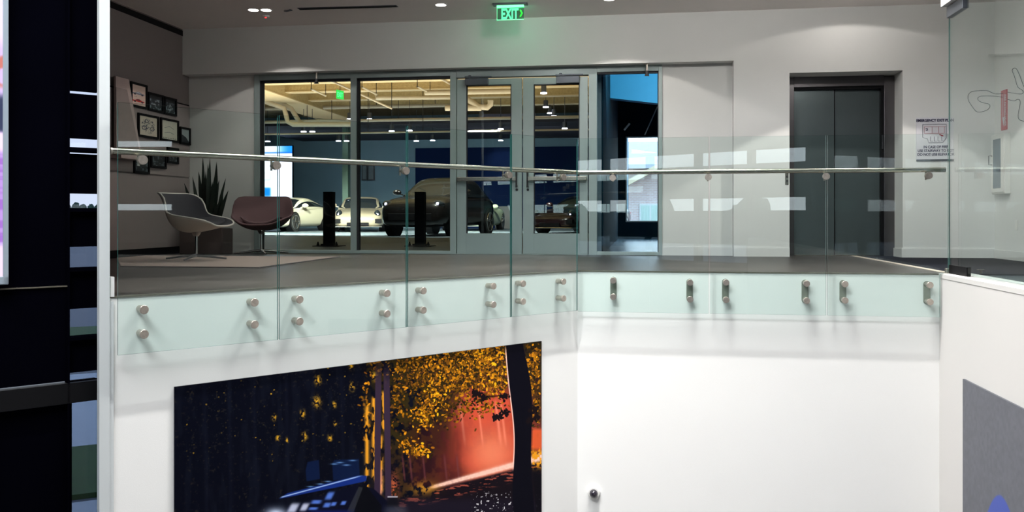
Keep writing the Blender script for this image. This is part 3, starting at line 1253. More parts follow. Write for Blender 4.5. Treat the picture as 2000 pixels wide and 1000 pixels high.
# downlights whose scallops show on the back wall (fixtures above the frame, in the ceiling)
def wallspot(x, y, power, ang=95, tgt=None, z=ZC):
    r = empty('ceiling_downlight', (x, y, z))
    mm = MB()
    mm.cyl((0, 0, -0.006), (0, 0, 0.0), 0.085, seg=28)
    mm.build('trim_ring', M['lampf'], r, smooth=True)
    mm = MB()
    mm.cyl((0, 0, -0.009), (0, 0, -0.005), 0.066, seg=24)
    mm.build('lens', M['lamp'], r)
    spot('downlight_beam', (x, y, z - 0.03), tgt or (x, y, 0), power, ang, 0.06, (1, 0.94, 0.88), 0.03)
    return r


e1 = wallspot((xe0 + xe1) / 2 + 0.0, P1 - 0.75, 10, 152)
tag(e1, 'recessed ceiling downlight nearest the elevator', 'ceiling light', 'recessed downlights')
e2 = wallspot(ony(1215, 105, P1).x, P1 - 0.95, 30, 119)
tag(e2, 'recessed ceiling downlight in front of the double doors', 'ceiling light', 'recessed downlights')
e3 = wallspot(ony(575, 120, P1).x, P1 - 0.95, 26, 119)
tag(e3, 'recessed ceiling downlight in front of the left showroom window', 'ceiling light', 'recessed downlights')
for (x_, y_, pw_, an_, lab_) in ((-3.9, 9.9, 55, 80, 'added as fill over the rug'), (xe0 * 0.5 + xe1 * 0.5, P1 - 1.75, 120, 104, 'second out from the elevator')):  # the lamp over the rug is added fill
    e_ = wallspot(x_, y_, pw_, an_)
    tag(e_, 'recessed ceiling downlight ' + lab_, 'ceiling light', 'recessed downlights')
# added drum lamps over the planks, fill for the header and walls
for (x_, y_, pw_, lab_) in ((-1.2, 9.6, 25, 'before the double doors'), (0.9, 9.3, 27, 'left of the elevator'), (2.3, 9.3, 22, 'before the elevator'), (-3.4, 9.5, 4, 'between the rug and the doors')):
    r = empty('drum_fill_light', (x_, y_, ZC))
    tag(r, 'added round drum fill light ' + lab_, 'ceiling light', 'added drum fill lights')
    mm = MB()
    mm.cyl((0, 0, -0.02), (0, 0, 0), 0.17, seg=28)
    mm.build('trim_ring', M['lampf'], r, smooth=True)
    mm = MB()
    mm.cyl((0, 0, -0.06), (0, 0, -0.02), 0.13, 0.155, seg=28)
    mm.build('lens', M['lamp'], r, smooth=True)
    l_ = bpy.data.lights.new('drum_fill_lamp', 'POINT')
    l_.energy = pw_
    l_.color = (1, 0.97, 0.93)
    l_.shadow_soft_size = 0.06
    o_ = bpy.data.objects.new('drum_fill_lamp', l_)
    COL.objects.link(o_)
    o_.location = (x_, y_, ZC - 0.15)
# ================================================================== SIGNS AND FITTINGS AT THE RIGHT
q0, q1 = ony(1789, 230, P1), ony(1862, 314, P1)
r = empty('evacuation_sign', (q0.x, P1 - 0.012, q1.z))
tag(r, 'white emergency exit plan sign right of the elevator', 'sign')
W, H = q1.x - q0.x, q0.z - q1.z
m = MB()
m.box(0, W, 0, 0.012, 0, H)
m.build('plate', M['signw'], r)
m = MB()
m.box(0.0, W, -0.004, 0, 0.0, 0.02)
m.build('bottom_edge', M['closer'], r)
fs = H * 0.088
textmesh('lettering', 'EMERGENCY EXIT PLAN', fs, M['ink'], r, (W * 0.5, -0.002, H - 0.055), align='CENTER', sx=0.86, bold=0.002)
for k, tx in enumerate(('IN CASE OF FIRE', 'USE STAIRWAY TO EXIT', 'DO NOT USE ELEVATOR')):
    textmesh('lettering', tx, fs, M['ink'], r, (W * 0.52, -0.002, H * 0.29 - k * H * 0.085), align='CENTER', sx=0.82, bold=0.0008)
m = MB()


def seg2(mm, pts, rr=0.0022, mi=0, y=-0.002):
    mm.tube([Vector((a, y, b)) for a, b in pts], rr, seg=6, mi=mi)


bx0, bx1, bz0, bz1 = W * 0.17, W * 0.80, H * 0.47, H * 0.84
seg2(m, [(bx0, bz1), (bx1, bz1), (bx1, bz0 + 0.03), (bx1 - 0.04, bz0 - 0.03), (W * 0.33, bz0 - 0.03), (W * 0.30, bz0 + 0.02), (bx0, bz0 + 0.04), (bx0, bz1)], mi=1)
seg2(m, [(bx0 + 0.02, bz1 - 0.03), (bx1, bz1 - 0.03)], mi=0)
seg2(m, [(bx0 + 0.02, bz1 - 0.03), (bx0 + 0.02, bz0 + 0.09), (bx1 - 0.03, bz0 + 0.09)], mi=0)
for f in (0.42, 0.6, 0.75):
    seg2(m, [(W * f, bz1 - 0.03), (W * f, bz0 + 0.09)], mi=0)
for f in (0.38, 0.48, 0.58, 0.68):
    seg2(m, [(W * f, bz0 + 0.05), (W * f, bz0 - 0.01), (W * f + 0.03, bz0 - 0.01)], mi=1)
seg2(m, [(W * 0.25, bz1 - 0.055), (W * 0.30, bz1 - 0.055), (W * 0.30, bz1 - 0.075), (W * 0.26, bz1 - 0.075)], 0.005, mi=1)
seg2(m, [(W * 0.62, bz0 + 0.075), (W * 0.72, bz0 + 0.055)], 0.006, mi=2)
m.build('floor_plan', [M['inkred'], M['ink'], M['red']], r)

# fire extinguisher sign and cabinet on the side wall
q0, q1 = onx(1957, 176, XS), onx(1968, 254, XS)
ya, yb = q0.y, q1.y
r = empty('fire_extinguisher_sign', (XS, ya, onx(1962, 254, XS).z))
tag(r, 'narrow red vertical arrow sign on the side wall', 'sign')
hz_ = onx(1962, 176, XS).z - r.location.z
wy = ya - yb
m = MB()
m.box(-0.012, 0, -wy, 0, 0, hz_)
m.build('plate', M['red'], r)
m = MB()
cy = -wy / 2
m.add([(-0.014, cy - wy * 0.25, 0.16), (-0.014, cy + wy * 0.25, 0.16), (-0.014, cy, 0.04)], [(0, 1, 2)])
m.box(-0.014, -0.013, cy - wy * 0.16, cy - wy * 0.10, 0.15, hz_ - 0.05)
m.box(-0.014, -0.013, cy + wy * 0.10, cy + wy * 0.16, 0.15, hz_ - 0.05)
m.build('arrow', M['signw'], r)
t = textmesh('lettering', 'FIRE EXTINGUISHER', wy * 0.42, M['signw'], r, (-0.014, cy - wy * 0.14, hz_ - 0.06), rot=(math.pi / 2, math.pi / 2, -math.pi / 2), sx=0.62)

XC = XS - 0.07
q0, q1 = onx(1937, 265, XC), onx(1962, 378, XC)
r = empty('extinguisher_cabinet', (XC, q1.y, q1.z))
tag(r, 'white wall cabinet with a narrow dark pane on the side wall', 'cabinet')
wy, hz_ = q0.y - q1.y, q0.z - q1.z
m = MB()
m.box(0, 0.07, 0, wy, 0, hz_)
m.build('body', M['offwhite'], r, bevel=0.006)
m = MB()
m.box(-0.012, 0, 0.012, wy - 0.012, 0.02, hz_ - 0.02)
dd = m.build('door', M['offwhite'], r, bevel=0.003)
m = MB()
m.box(-0.015, -0.011, wy * 0.22, wy * 0.80, 0.07, hz_ - 0.06)
m.build('pane', M['darkglass'], dd)
m = MB()
hy = wy - 0.04
m.tube([(-0.012, hy, hz_ * 0.50), (-0.05, hy, hz_ * 0.50), (-0.05, hy, hz_ * 0.65), (-0.012, hy, hz_ * 0.65)], 0.006, seg=8)
m.build('handle', M['alud'], dd)
q = onx(1986, 440, XS)
m = MB()
m.box(-0.008, 0, -0.035, 0.035, -0.06, 0.06)
o = m.build('power_outlet', M['offwhite'], loc=(XS, q.y, q.z), bevel=0.003)
tag(o, 'white power outlet low on the side wall', 'outlet')
# small latch on the carpet behind the ledge
q = onz(1916, 533, 0.004)
m = MB()
m.cyl((0, 0, 0), (0, 0, 0.03), 0.012, seg=10)
m.box(-0.03, 0.03, -0.02, 0.02, 0.03, 0.036)
tag(m.build('door_stop', M['steelcap'], loc=(q.x, q.y, 0.0)), 'small metal door stop on the carpet behind the glass partition', 'door stop')
# call buttons at the elevator jamb
q = ony(1540.5, 349, P1 - 0.01)
m = MB()
m.box(-0.045, 0.0, -0.008, 0.0, -0.08, 0.08)
o = m.build('call_panel', M['steel'], loc=(q.x + 0.0, P1, q.z), bevel=0.002)
tag(o, 'small steel call button plate left of the elevator', 'switch')
for dz in (0.03, -0.03):
    m = MB()
    m.cyl((-0.022, -0.008, dz), (-0.022, -0.014, dz), 0.013, seg=14)
    m.build('button', M['alud'], o)

# dome camera on the white wall
q = ony(1160, 961, YE)
r = empty('dome_camera', (q.x, YE, q.z))
tag(r, 'small round dome camera on the white wall below the railing', 'camera')
m = MB()
m.cyl((0, 0, 0), (0, -0.045, 0), 0.062, 0.055, seg=28)
m.build('housing', M['offwhite'], r, smooth=True, bevel=0.004)
m = MB()
m.ball((0, -0.05, 0), 0.040, 20, 12)
m.build('lens_dome', M['lens'], r, smooth=True)

# dark wall display on the right hall wall
q0 = onx(1885, 740, XR)
q1 = onx(2000, 793, XR)
zt_ = q0.z
Wd, Hd = 2.6, 2.0
ny, nx = 180, 240
uu, vv = np.meshgrid(np.linspace(0, Wd, nx), np.linspace(0, Hd, ny))
img = np.ones((ny, nx, 3)) * (np.array([88, 90, 98]) / 255)
img = img * (0.9 + 0.2 * fbm(uu * 30, vv * 30, 3, 5))[..., None]
# blue arch shape
qa = onx(1960, 965, XR)
ua, va = q0.y - qa.y, zt_ - qa.z
arch = va + 0.9 * (uu - ua - 0.02) ** 2 * 3 + 0.05 * np.abs(uu - ua)
img = mixc(img, (55, 75, 160), sst(0.0, 0.02, vv - arch) * (1 - sst(0.16, 0.19, vv - arch)))
r = empty('wall_graphic', (XR - 0.001, q0.y, zt_ - Hd))
r.rotation_euler = (0, 0, -math.pi / 2)
tag(r, 'dark grey printed panel with a blue arch on the right hall wall', 'wall graphic')
m = MB()
m.box(0, Wd, -0.018, 0, 0, Hd)
m.build('backing', M['closer'], r)
painted('print', Wd, Hd, img, M['print'], r, (0, -0.0185, 0))

# ================================================================== MURAL ON THE ANGLED WALL
sm0, zm = sL(onL(340, 757, 0.01)), onL(340, 757, 0.01).z
sm1, zm1 = sL(onL(1057, 665, 0.01)), onL(1057, 665, 0.01).z
print('mural', sm0, sm1, zm, zm1)
zm = (zm + zm1) / 2
Hm = 2.15
nx, ny = 1150, 620
ss = np.linspace(sm0, sm1, nx)
zz_ = np.linspace(zm, zm - Hm, ny)
SS, ZZ = np.meshgrid(ss, zz_)
wx = A.x + N.x * 0.01 + T.x * SS
wy_ = A.y + N.y * 0.01 + T.y * SS
dep = -math.sin(TH) * wx + math.cos(TH) * wy_
lat = math.cos(TH) * wx + math.sin(TH) * wy_
PX = 1000 + F * lat / dep
PY = HOR - F * (ZZ - HC) / dep
img = np.ones((ny, nx, 3)) * (np.array([6, 8, 20]) / 255)
n1 = fbm(PX / 9, PY / 9, 4, 11)
n2 = fbm(PX / 3.2, PY / 3.2, 3, 21)
n3 = fbm(PX / 45, PY / 45, 3, 31)
n4 = fbm(PX / 14, PY / 60, 3, 41)
# deep forest shimmer
img = mixc(img, (16, 20, 32), sst(0.52, 0.72, n4) * 0.5)
img = mixc(img, (40, 36, 34), sst(0.60, 0.75, n2) * sst(0.5, 0.65, n1) * 0.7)
# faint dark trunks at the left
for cx in (400, 448, 497, 560, 612, 668):
    img = mixc(img, (20, 24, 38), np.exp(-((PX - cx - (PY - 850) * 0.02) / 4) ** 2) * 0.35)
# right zone warm brown base
warm = sst(690, 800, PX)
img = mixc(img, (60, 40, 22), warm * sst(0.35, 0.6, n1) * 0.9)
# red glow
gx = (PX - 955) / 90
gy = (PY - 850) / 105
glow = np.exp(-(gx ** 2 + gy ** 2)) * sst(845, 900, PX + (PY - 800) * 0.25)
img = mixc(img, (225, 84, 58), np.clip(glow * 1.7, 0, 1) * (0.72 + 0.28 * n3))
img = mixc(img, (255, 150, 110), np.clip(np.exp(-(((PX - 960) / 45) ** 2 + ((PY - 885) / 45) ** 2)), 0, 1) * 0.7)
# light shafts
for cx, w_ in ((905, 2.5), (975, 3), (985, 2.5), (940, 2)):
    img = mixc(img, (255, 150, 120), np.exp(-((PX - cx - (PY - 850) * 0.12) / w_) ** 2) * sst(770, 800, PY) * (1 - sst(850, 880, PY)) * 0.6)
# foliage
img = mixc(img, (46, 38, 16), sst(700, 760, PX) * (1 - sst(860, 930, PY - (PX - 900) * 0.2)) * sst(0.35, 0.55, n1) * (1 - np.clip(glow * 1.5, 0, 1)) * 0.9)
img = mixc(img, (70, 26, 26), sst(780, 820, PX) * (1 - sst(880, 930, PX)) * sst(800, 850, PY) * (1 - sst(945, 955, PY)) * (0.4 + 0.6 * n4) * 0.8)
rsl = np.random.RandomState(4)
colpx = PX[0]


def splat(cx, cy, ra, rb, ang, col):
    c0_, c1_ = np.searchsorted(colpx, [cx - ra - 1, cx + ra + 1])
    if c1_ - c0_ < 1 or c1_ >= nx:
        return
    cm = (c0_ + c1_) // 2
    r0_, r1_ = np.searchsorted(PY[:, cm], [cy - ra - 2, cy + ra + 2])
    if r1_ - r0_ < 1:
        return
    X_, Y_ = PX[r0_:r1_, c0_:c1_] - cx, PY[r0_:r1_, c0_:c1_] - cy
    u_ = (X_ * math.cos(ang) + Y_ * math.sin(ang)) / ra
    v_ = (-X_ * math.sin(ang) + Y_ * math.cos(ang)) / rb
    a_ = np.clip((1.15 - (u_ * u_ + v_ * v_)) * 3, 0, 1)[..., None]
    img[r0_:r1_, c0_:c1_] = img[r0_:r1_, c0_:c1_] * (1 - a_) + np.array(col) / 255 * a_


clusters = [(930, 700, 60, 34, 900, 1.0), (860, 715, 60, 30, 520, 0.85), (965, 745, 26, 26, 260, 1.0), (900, 750, 42, 26, 330, 0.8), (845, 770, 26, 34, 260, 1.0), (815, 740, 26, 36, 170, 0.6),
            (826, 810, 22, 24, 200, 1.0), (815, 880, 24, 10, 150, 1.0), (795, 865, 16, 14, 60, 0.8), (775, 790, 16, 40, 110, 0.7), (790, 720, 22, 26, 130, 0.7), (880, 800, 34, 26, 130, 0.55),
            (940, 790, 30, 20, 120, 0.7), (1044, 720, 16, 46, 330, 0.9), (1046, 800, 12, 30, 150, 0.9), (1046, 895, 12, 16, 110, 1.0), (735, 720, 20, 20, 60, 0.7), (715, 790, 10, 50, 60, 0.8), (760, 700, 24, 16, 60, 0.6)]
for (cx, cy, rx, ry, cnt, br) in clusters:
    for _ in range(cnt):
        x_, y_ = rsl.normal(cx, rx * 0.62), rsl.normal(cy, ry * 0.62)
        k_ = rsl.rand()
        v = br * (0.35 + 0.75 * rsl.rand())
        if k_ < 0.30:
            col = (30 + 20 * v, 24 + 14 * v, 14)
        elif k_ < 0.55:
            col = (165 * v, 100 * v, 20)
        else:
            col = (min(255, 275 * v), min(215, 176 * v), 26 * v)
        splat(x_, y_, rsl.uniform(1.6, 4.2), rsl.uniform(1.0, 2.4), rsl.rand() * 3.14, col)
for _ in range(380):
    x_, y_ = rsl.uniform(360, 700), rsl.uniform(690, 900)
    v = rsl.rand() ** 8
    splat(x_, y_, rsl.uniform(0.8, 2.0), rsl.uniform(0.8, 1.6), 0, (20 + 150 * v, 22 + 110 * v, 30 + 10 * v))
# isolated sunlit leaves at the left
for (cx, cy, rr) in [(618, 785, 7), (590, 808, 5), (652, 790, 4), (535, 815, 4), (687, 755, 5), (654, 827, 3), (594, 852, 5), (644, 856, 4), (542, 855, 4), (685, 715, 4),
                     (620, 742, 6), (540, 700, 3), (652, 700, 3), (560, 860, 3), (720, 700, 6), (730, 735, 5)]:
    sp = np.exp(-(((PX - cx) / rr) ** 2 + ((PY - cy) / (rr * 1.5)) ** 2)) * sst(0.42, 0.55, n2)
    img = mixc(img, (215, 160, 40), sp * 1.1)
# yellow gaps beside the paired trunks
for cx, y0, y1 in ((716, 770, 1000), (729, 770, 945), (748, 760, 845), (743, 845, 965)):
    a_ = np.exp(-((PX - cx) / 4.2) ** 2) * sst(y0, y0 + 10, PY) * (1 - sst(y1 - 10, y1, PY)) * sst(0.38, 0.5, fbm(PX / 6, PY / 14, 3, 77))
    img = mixc(img, (238, 160, 40), a_)
img = mixc(img, (255, 170, 120), np.exp(-((PX - 742) / 4) ** 2) * sst(905, 925, PY) * (1 - sst(960, 970, PY)))
img = mixc(img, (200, 96, 60), np.exp(-(((PX - 768) / 9) ** 2 + ((PY - 950) / 26) ** 2)) * 0.9 * sst(0.4, 0.5, n2))
for cx, w_ in ((737, 6.5), (756, 6.5)):
    c_ = cx + (PY - 860) * (-0.01 if cx == 737 else 0.015)
    img = mixc(img, (54, 40, 58), (1 - sst(w_ - 1.5, w_ + 0.5, np.abs(PX - c_))) * sst(690, 760, PY))
for cx in (786, 800, 826, 868, 892):
    img = mixc(img, (110, 56, 60), np.exp(-((PX - cx - (PY - 900) * 0.1) / 2) ** 2) * sst(880, 900, PY) * (1 - sst(930, 945, PY)) * 0.7)
# ground
gy_ = 958 - (PX - 840) * 0.265
img = mixc(img, (22, 15, 22), sst(-2, 4, PY - gy_) * sst(750, 800, PX))
strip = np.exp(-((PY - (gy_ - 6 - (PX - 840) * 0.008)) / (3 + (PX - 835) * 0.016)) ** 2) * sst(832, 850, PX)
img = mixc(img, (255, 205, 185), np.clip(strip * 1.5, 0, 1) * (0.8 + 0.4 * n2))
img = mixc(img, (190, 90, 70), sst(0.58, 0.66, fbm(PX / 14, PY / 3, 3, 81)) * sst(0, 6, PY - gy_) * (1 - sst(18, 30, PY - gy_)) * 0.8)
img = mixc(img, (30, 26, 42), sst(965, 985, PY) * sst(700, 760, PX) * 0.6)
img = mixc(img, (205, 140, 40), np.exp(-(((PX - 828) / 22) ** 2 + ((PY - 953) / 12) ** 2)) * sst(0.42, 0.52, n1) * 0.9)
img = mixc(img, (225, 220, 225), sst(0.74, 0.78, fbm(PX / 3, PY / 3, 2, 91)) * sst(955, 970, PY) * sst(915, 930, PX))
# large dark trunk with lit left side
c_ = 1006 + (PY - 672) * 0.065 + 5 * np.sin((PY - 700) / 60)
hw_ = 19 + 2.5 * np.sin(PY / 37)
img = mixc(img, (255, 205, 190), (1 - sst(0.5, 1.6, np.abs(PX - (c_ - hw_ - 0.5)))) * sst(672, 690, PY) * (1 - sst(905, 925, PY)))
img = mixc(img, (10, 9, 20), (1 - sst(hw_ - 1.5, hw_, np.abs(PX - c_))))
# branch and dark leaves left of the trunk
br1 = np.exp(-((PY - (777 - (PX - 940) * 0.13)) / 1.3) ** 2) * sst(938, 945, PX) * (1 - sst(990, 996, PX))
img = mixc(img, (28, 14, 16), br1)
for (cx, cy, rr) in [(932, 770, 9), (945, 776, 6), (925, 768, 6), (975, 812, 9), (966, 816, 7), (985, 806, 8), (985, 775, 8), (1040, 800, 10), (1048, 815, 7), (1035, 822, 6)]:
    for _ in range(int(rr * 3)):
        splat(rsl.normal(cx, rr * 0.5), rsl.normal(cy, rr * 0.4), rsl.uniform(2, 3.6), rsl.uniform(1.4, 2.4), rsl.rand() * 3.14, (22, 14, 18))
# right margin behind the trunk: leaves low, red middle
rm = sst(c_ + hw_, c_ + hw_ + 3, PX)
img = mixc(img, (236, 96, 52), rm * sst(832, 842, PY) * (1 - sst(872, 886, PY)) * 0.9)
lf = sst(0.48, 0.56, fbm(PX / 5, PY / 5, 3, 57))
img = mixc(img, (240, 158, 30), rm * lf * sst(875, 885, PY) * (1 - sst(905, 925, PY)))
img = mixc(img, (12, 10, 18), rm * sst(905, 930, PY) * 0.9)


# rally car, lower edge: roof wing, boxes, glass and lamps
def poly_mask(pts, soft=1.2):
    inside = np.ones_like(PX)
    n_ = len(pts)
    for k in range(n_):
        (x0_, y0_), (x1_, y1_) = pts[k], pts[(k + 1) % n_]
        ex, ey = x1_ - x0_, y1_ - y0_
        L_ = math.hypot(ex, ey)
        dd_ = ((PX - x0_) * ey - (PY - y0_) * ex) / L_
        inside = inside * sst(-soft, soft, -dd_)
    return inside


car_b = poly_mask([(560, 990), (700, 945), (730, 955), (790, 1010), (800, 1080), (540, 1080)])
img = mixc(img, (10, 12, 30), car_b)
img = mixc(img, (12, 26, 60), poly_mask([(596, 918), (600, 902), (622, 898), (624, 935), (598, 940)]) * 0.9)
img = mixc(img, (12, 26, 60), poly_mask([(648, 905), (652, 898), (700, 896), (702, 932), (650, 938)]) * 0.9)
for cx, cy in ((663, 903), (688, 899), (676, 908), (652, 906), (640, 940), (625, 945), (606, 950)):
    img = mixc(img, (120, 170, 230), np.exp(-(((PX - cx) / 7) ** 2 + ((PY - cy) / 1.3) ** 2)) * 0.8)
wing = poly_mask([(544, 974), (560, 963), (700, 928), (716, 929), (714, 940), (704, 942), (566, 975)])
img = mixc(img, (20, 44, 120), wing)
ln = 976 - (PX - 544) * 0.268
img = mixc(img, (170, 200, 245), np.exp(-((PY - ln + 4) / 1.2) ** 2) * sst(544, 552, PX) * (1 - sst(690, 712, PX)))
img = mixc(img, (8, 9, 16), poly_mask([(700, 948), (716, 950), (745, 988), (742, 1010), (690, 1010)]))
img = mixc(img, (60, 62, 66), poly_mask([(676, 1000), (700, 950), (708, 952), (686, 1010)]) * 0.6)
for (cx, cy, a_, b_) in [(643, 968, 7, 8), (617, 980, 10, 4), (638, 986, 7, 5), (611, 993, 9, 3), (651, 984, 5, 4), (594, 990, 7, 8), (572, 992, 9, 10), (670, 982, 5, 4)]:
    img = mixc(img, (90, 130, 225) if cx > 600 else (205, 210, 235), (np.exp(-(((PX - cx + (PY - cy) * 0.5) / a_) ** 4 + ((PY - cy) / b_) ** 4))) * 0.9)
img = mixc(img, (215, 230, 255), np.exp(-(((PX - 538) / 20) ** 2 + ((PY - 1004) / 12) ** 2)))
img = mixc(img, (16, 16, 24), np.exp(-(((PX - 766) / 12) ** 6 + ((PY - 980) / 10) ** 6)))
img = mixc(img, (210, 205, 215), np.exp(-((PY - 970) / 1.2) ** 2) * (1 - sst(9, 11, np.abs(PX - 766))))
img = mixc(img, (70, 72, 84), np.exp(-(((PX - 772) / 22) ** 4 + ((PY - 1000) / 12) ** 4)) * 0.7)
img = mixc(img, (18, 28, 90), sst(992, 1000, PY) * sst(590, 620, PX) * (1 - sst(670, 700, PX)) * 0.8)
Wm = sm1 - sm0
pm_ = A + T * sm0 + N * 0.004
r = empty('wall_mural', (pm_.x, pm_.y, zm - Hm), AL)
tag(r, 'large forest photo mural with red glow and a car on the angled white wall', 'mural')
m = MB()
m.box(0, Wm, -0.012, 0.0, 0, Hm)
m.build('backing', M['alud'], r)
painted('print', Wm, Hm, img, M['mural'], r, (0, -0.0125, 0))

# ================================================================== DISPLAY AT THE FAR LEFT
so0, so1 = sL(onL(-120, 424, -0.02)), sL(onL(6, 424, -0.02))
so2 = sL(onL(17, 424, -0.02))
zb_d = onL(10, 556, -0.02).z
Wd = so1 - so0
Hd = 3.4
p_ = A + T * so0 - N * 0.02
r = empty('video_display', (p_.x, p_.y, zb_d), AL)
tag(r, 'large lit video display with a pale grey frame at the left edge', 'screen')
m = MB()
m.box(0, so2 - so0, -0.0, 0.07, 0, 0.05)
m.box(Wd, so2 - so0, -0.0, 0.07, 0, Hd)
m.box(0, so2 - so0, -0.0, 0.07, Hd - 0.05, Hd)
m.build('frame', mat('pale_display_frame', (0.30, 0.36, 0.42, 1), 0.4, 0.2), r, bevel=0.004)
m = MB()
m.box(0, Wd, 0.012, 0.06, 0.05, Hd - 0.05)
m.build('cabinet_back', M['black'], r)
ny, nx = 420, 120
uu, vv = np.meshgrid(np.linspace(0, Wd, nx), np.linspace(0, Hd - 0.1, ny))
img = np.ones((ny, nx, 3)) * (np.array([200, 175, 225]) / 255)
vt = (Hd - 0.1) - vv + zb_d + 0.05
py_ = HOR - F * (vt - HC) / 5.25
nn = fbm(uu * 12, vv * 12, 4, 3)
img = mixc(img, (226, 208, 240), 1 - sst(60, 100, py_))
img = mixc(img, (190, 110, 100), sst(85, 105, py_) * (1 - sst(160, 175, py_)) * sst(0.4, 0.6, nn))
img = mixc(img, (40, 48, 80), sst(175, 195, py_) * (1 - sst(250, 262, py_)))
img = mixc(img, (235, 205, 225), sst(255, 262, py_) * (1 - sst(285, 300, py_)))
img = mixc(img, (150, 100, 190), sst(290, 310, py_) * (1 - sst(470, 482, py_)) * (0.5 + 0.5 * sst(0.4, 0.6, fbm(uu * 3, vv * 40, 3, 6))))
img = mixc(img, (238, 200, 232), sst(478, 486, py_))
painted('screen', Wd, Hd - 0.1, img, M['screen'], r, (0, 0.011, 0.05))
# ================================================================== LOUNGE CORNER
q0, q1 = onz(512, 524, 0), onz(680, 500, 0)
xr_ = (q0.x + q1.x) / 2
r = empty('rug', (xr_, q0.y, 0))
tag(r, 'large brown low-pile rug under the lounge chairs', 'rug')
fl = onz(213.5, 523.5, 0)
m = MB()
rp = [(fl.x - xr_, 0.02), (-0.02, 0.02), (-0.02, 2.42), (XL + 0.06 - xr_, 2.42), (XL + 0.06 - xr_, 10.12 - q0.y)]
m.add([(a_, b_, 0.009) for a_, b_ in rp] + [(a_, b_, 0.001) for a_, b_ in rp], [(0, 1, 2, 3, 4), (9, 8, 7, 6, 5)] + [(i, i + 5, (i + 1) % 5 + 5, (i + 1) % 5) for i in range(5)])
m.build('pile', M['rug'], r)
m = MB()
m.box(fl.x - xr_, 0, 0.0, 0.02, 0.001, 0.011)
m.box(-0.02, 0, 0.02, 2.42, 0.001, 0.011)
m.build('binding', M['rugedge'], r)
print('rug', q0, q1)


